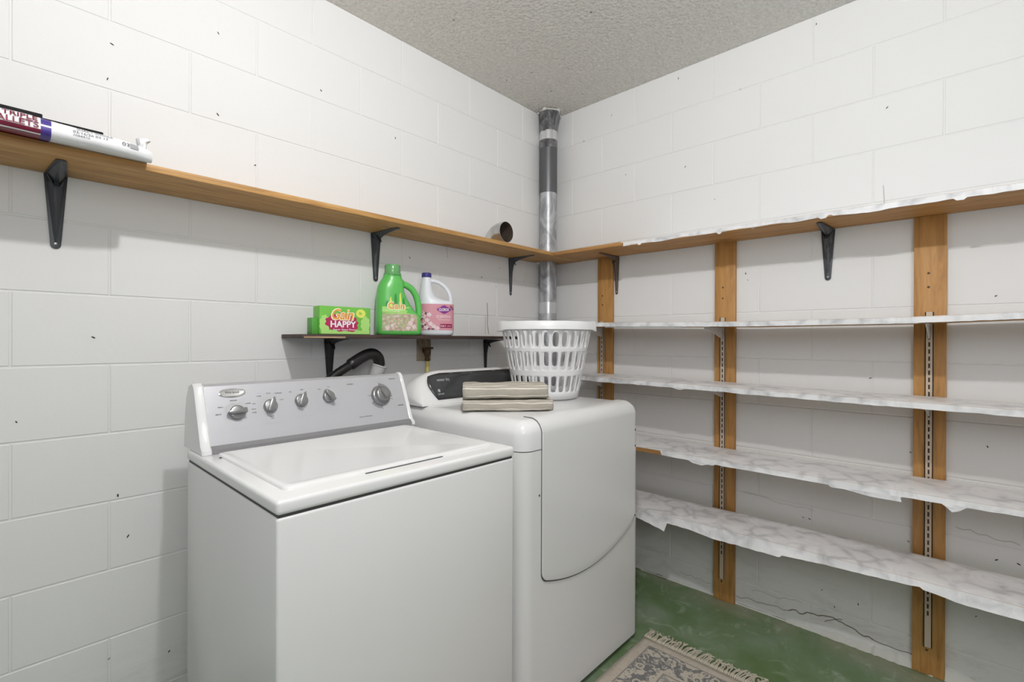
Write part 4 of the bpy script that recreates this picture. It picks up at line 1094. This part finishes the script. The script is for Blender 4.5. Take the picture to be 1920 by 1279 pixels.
for (z0, z1) in rows:
    for c in range(NC):
        t0 = TH0+c*dth; tm = t0+dth/2; zm = (z0+z1)/2; hw = dth*.345; hz_ = (z1-z0)/2-.004
        outer = []; inner = []
        K = 8
        # rectangle boundary : 8 top, sides 6 each, 8 bottom
        seqo = [(t0+dth*i/K, z0) for i in range(K)]+[(t0+dth, z0+(z1-z0)*i/6) for i in range(6)]+[(t0+dth-dth*i/K, z1) for i in range(K)]+[(t0, z1-(z1-z0)*i/6) for i in range(6)]
        rr_ = rad_at(zm)
        for (a, z) in seqo:
            dx_ = (a-tm)*rr_; dz_ = z-zm; w_ = hw*rr_; h_ = hz_
            # project on stadium: straight part +-(h_-w_), caps radius w_
            core = h_-w_; ang = math.atan2(dz_/h_, dx_/(dth/2*rr_))
            cx_, sz_ = math.cos(ang), math.sin(ang)
            px_ = w_*math.copysign(abs(cx_)**.85, cx_); 
            pz_ = math.copysign(core+math.sqrt(max(0, w_**2-px_**2)), sz_) if abs(sz_) > .55 else core/.55*sz_*1.0
            if abs(sz_) <= .55: px_ = math.copysign(w_, cx_)
            inner.append((tm+px_/rr_, zm+pz_)); outer.append((a, z))
        n = len(outer)
        mb.add([P3(*q) for q in outer]+[P3(*q) for q in inner], [(i, (i+1) % n, n+(i+1) % n, n+i) for i in range(n)])
o = mb.build('slotted_wall', M_basket, lb, weld=True, angle=60, origin=BC)
so = o.modifiers.new('thickness', 'SOLIDIFY'); so.thickness = .0032; so.offset = 0
mb = MB(); mb.lathe([(0, .010), (.123, .010), (.132, .006), (.136, .002), (.132, .0005), (.118, .004), (0, .004)], BC, 56); mb.build('base', M_basket, lb, origin=BC)
mb = MB(); R = []; NRM = 112
for j in range(NRM):
    th = 2*math.pi*j/NRM
    # two opposite pull handles: rim reaches out further
    hd = max(math.cos(th-math.radians(-45)), math.cos(th-math.radians(135))); k_ = min(1, max(0, (hd-.86)/.05))
    e = .005*k_-.006; dn = .010*k_; c, s_ = math.cos(th), math.sin(th)
    pr = [(.1925, .300), (.1945, .318), (.1975, .3255+.003*k_), (.2120+e, .3255+.003*k_), (.2160+e, .322+.002*k_), (.2185+e, .292-dn*.6), (.2165+e, .2915-dn*.6), (.2135+e, .318), (.1995, .3205), (.1970, .300)]
    R.append([BC+Vector((rr_*c, rr_*s_, z)) for rr_, z in pr])
mb.loft(R, loop=True).build('rim', M_basket, lb, angle=45, origin=BC, label='rolled rim with pull handles')

# ------------------------------------------------------------ rug with fringe
RX, RY = -.524, -.914
rg = thing('fringed_rug', 'cream and grey patterned rug with fringed end on the green floor', 'rug', (RX, RY, 0))
mb = MB(); n1, n2 = 60, 40; x1_, y1_ = RX-1.3, RY-.80; vs = []; fs = []
def rz(x, y): return .0085+.0012*noise.noise(Vector((x*5, y*5, 0)))
for i in range(n1+1):
    for j in range(n2+1): 
        x = RX+(x1_-RX)*i/n1; y = RY+(y1_-RY)*j/n2; y += .004*math.sin(x*6) if j in (0, n2) else 0
        vs.append((x, y, rz(x, y)))
for i in range(n1):
    for j in range(n2): a = i*(n2+1)+j; fs.append((a, a+1, a+n2+2, a+n2+1))
mb.add(vs, fs); o = mb.build('pile', M_rug, rg, origin=(RX, RY, 0)); so = o.modifiers.new('thickness', 'SOLIDIFY'); so.thickness = .007
if o.data.polygons[0].normal.z < 0: o.data.flip_normals()
so.offset = -1
mb = MB(); rn = random.Random(12); y = RY-.002
while y > y1_:
    l_ = rn.uniform(.052, .075); wv = rn.uniform(-.010, .010); h_ = rn.uniform(.004, .009)
    p = [(RX-.004, y, .008), (RX+l_*.15, y+wv*.1, .010+h_*.3), (RX+l_*.35, y+wv*.3, .007+h_*.5), (RX+l_*.7, y+wv*.8+rn.uniform(-.004, .004), .005+h_*.3), (RX+l_, y+wv*1.3+rn.uniform(-.007, .007), .0035)]
    mb.tube(smoothpath(p, 3), [.0024, .0032, .0042, .0033, .0026, .0025, .0025, .0026, .0027, .0029, .0033, .0040, .0028], 6)
    if rn.random() < .8:
        q = [(RX+l_*.7, y+wv, .006), (RX+l_*.9, y+wv*2+rn.uniform(-.012, .012), .008), (RX+l_*1.05, y+wv*2+rn.uniform(-.016, .016), .004)]
        mb.tube(q, [.0018, .0018, .0024], 5)
    y -= .0072
mb.build('fringe', M_fringe, rg, origin=(RX, RY, 0), kind='stuff', label='knotted cream fringe')
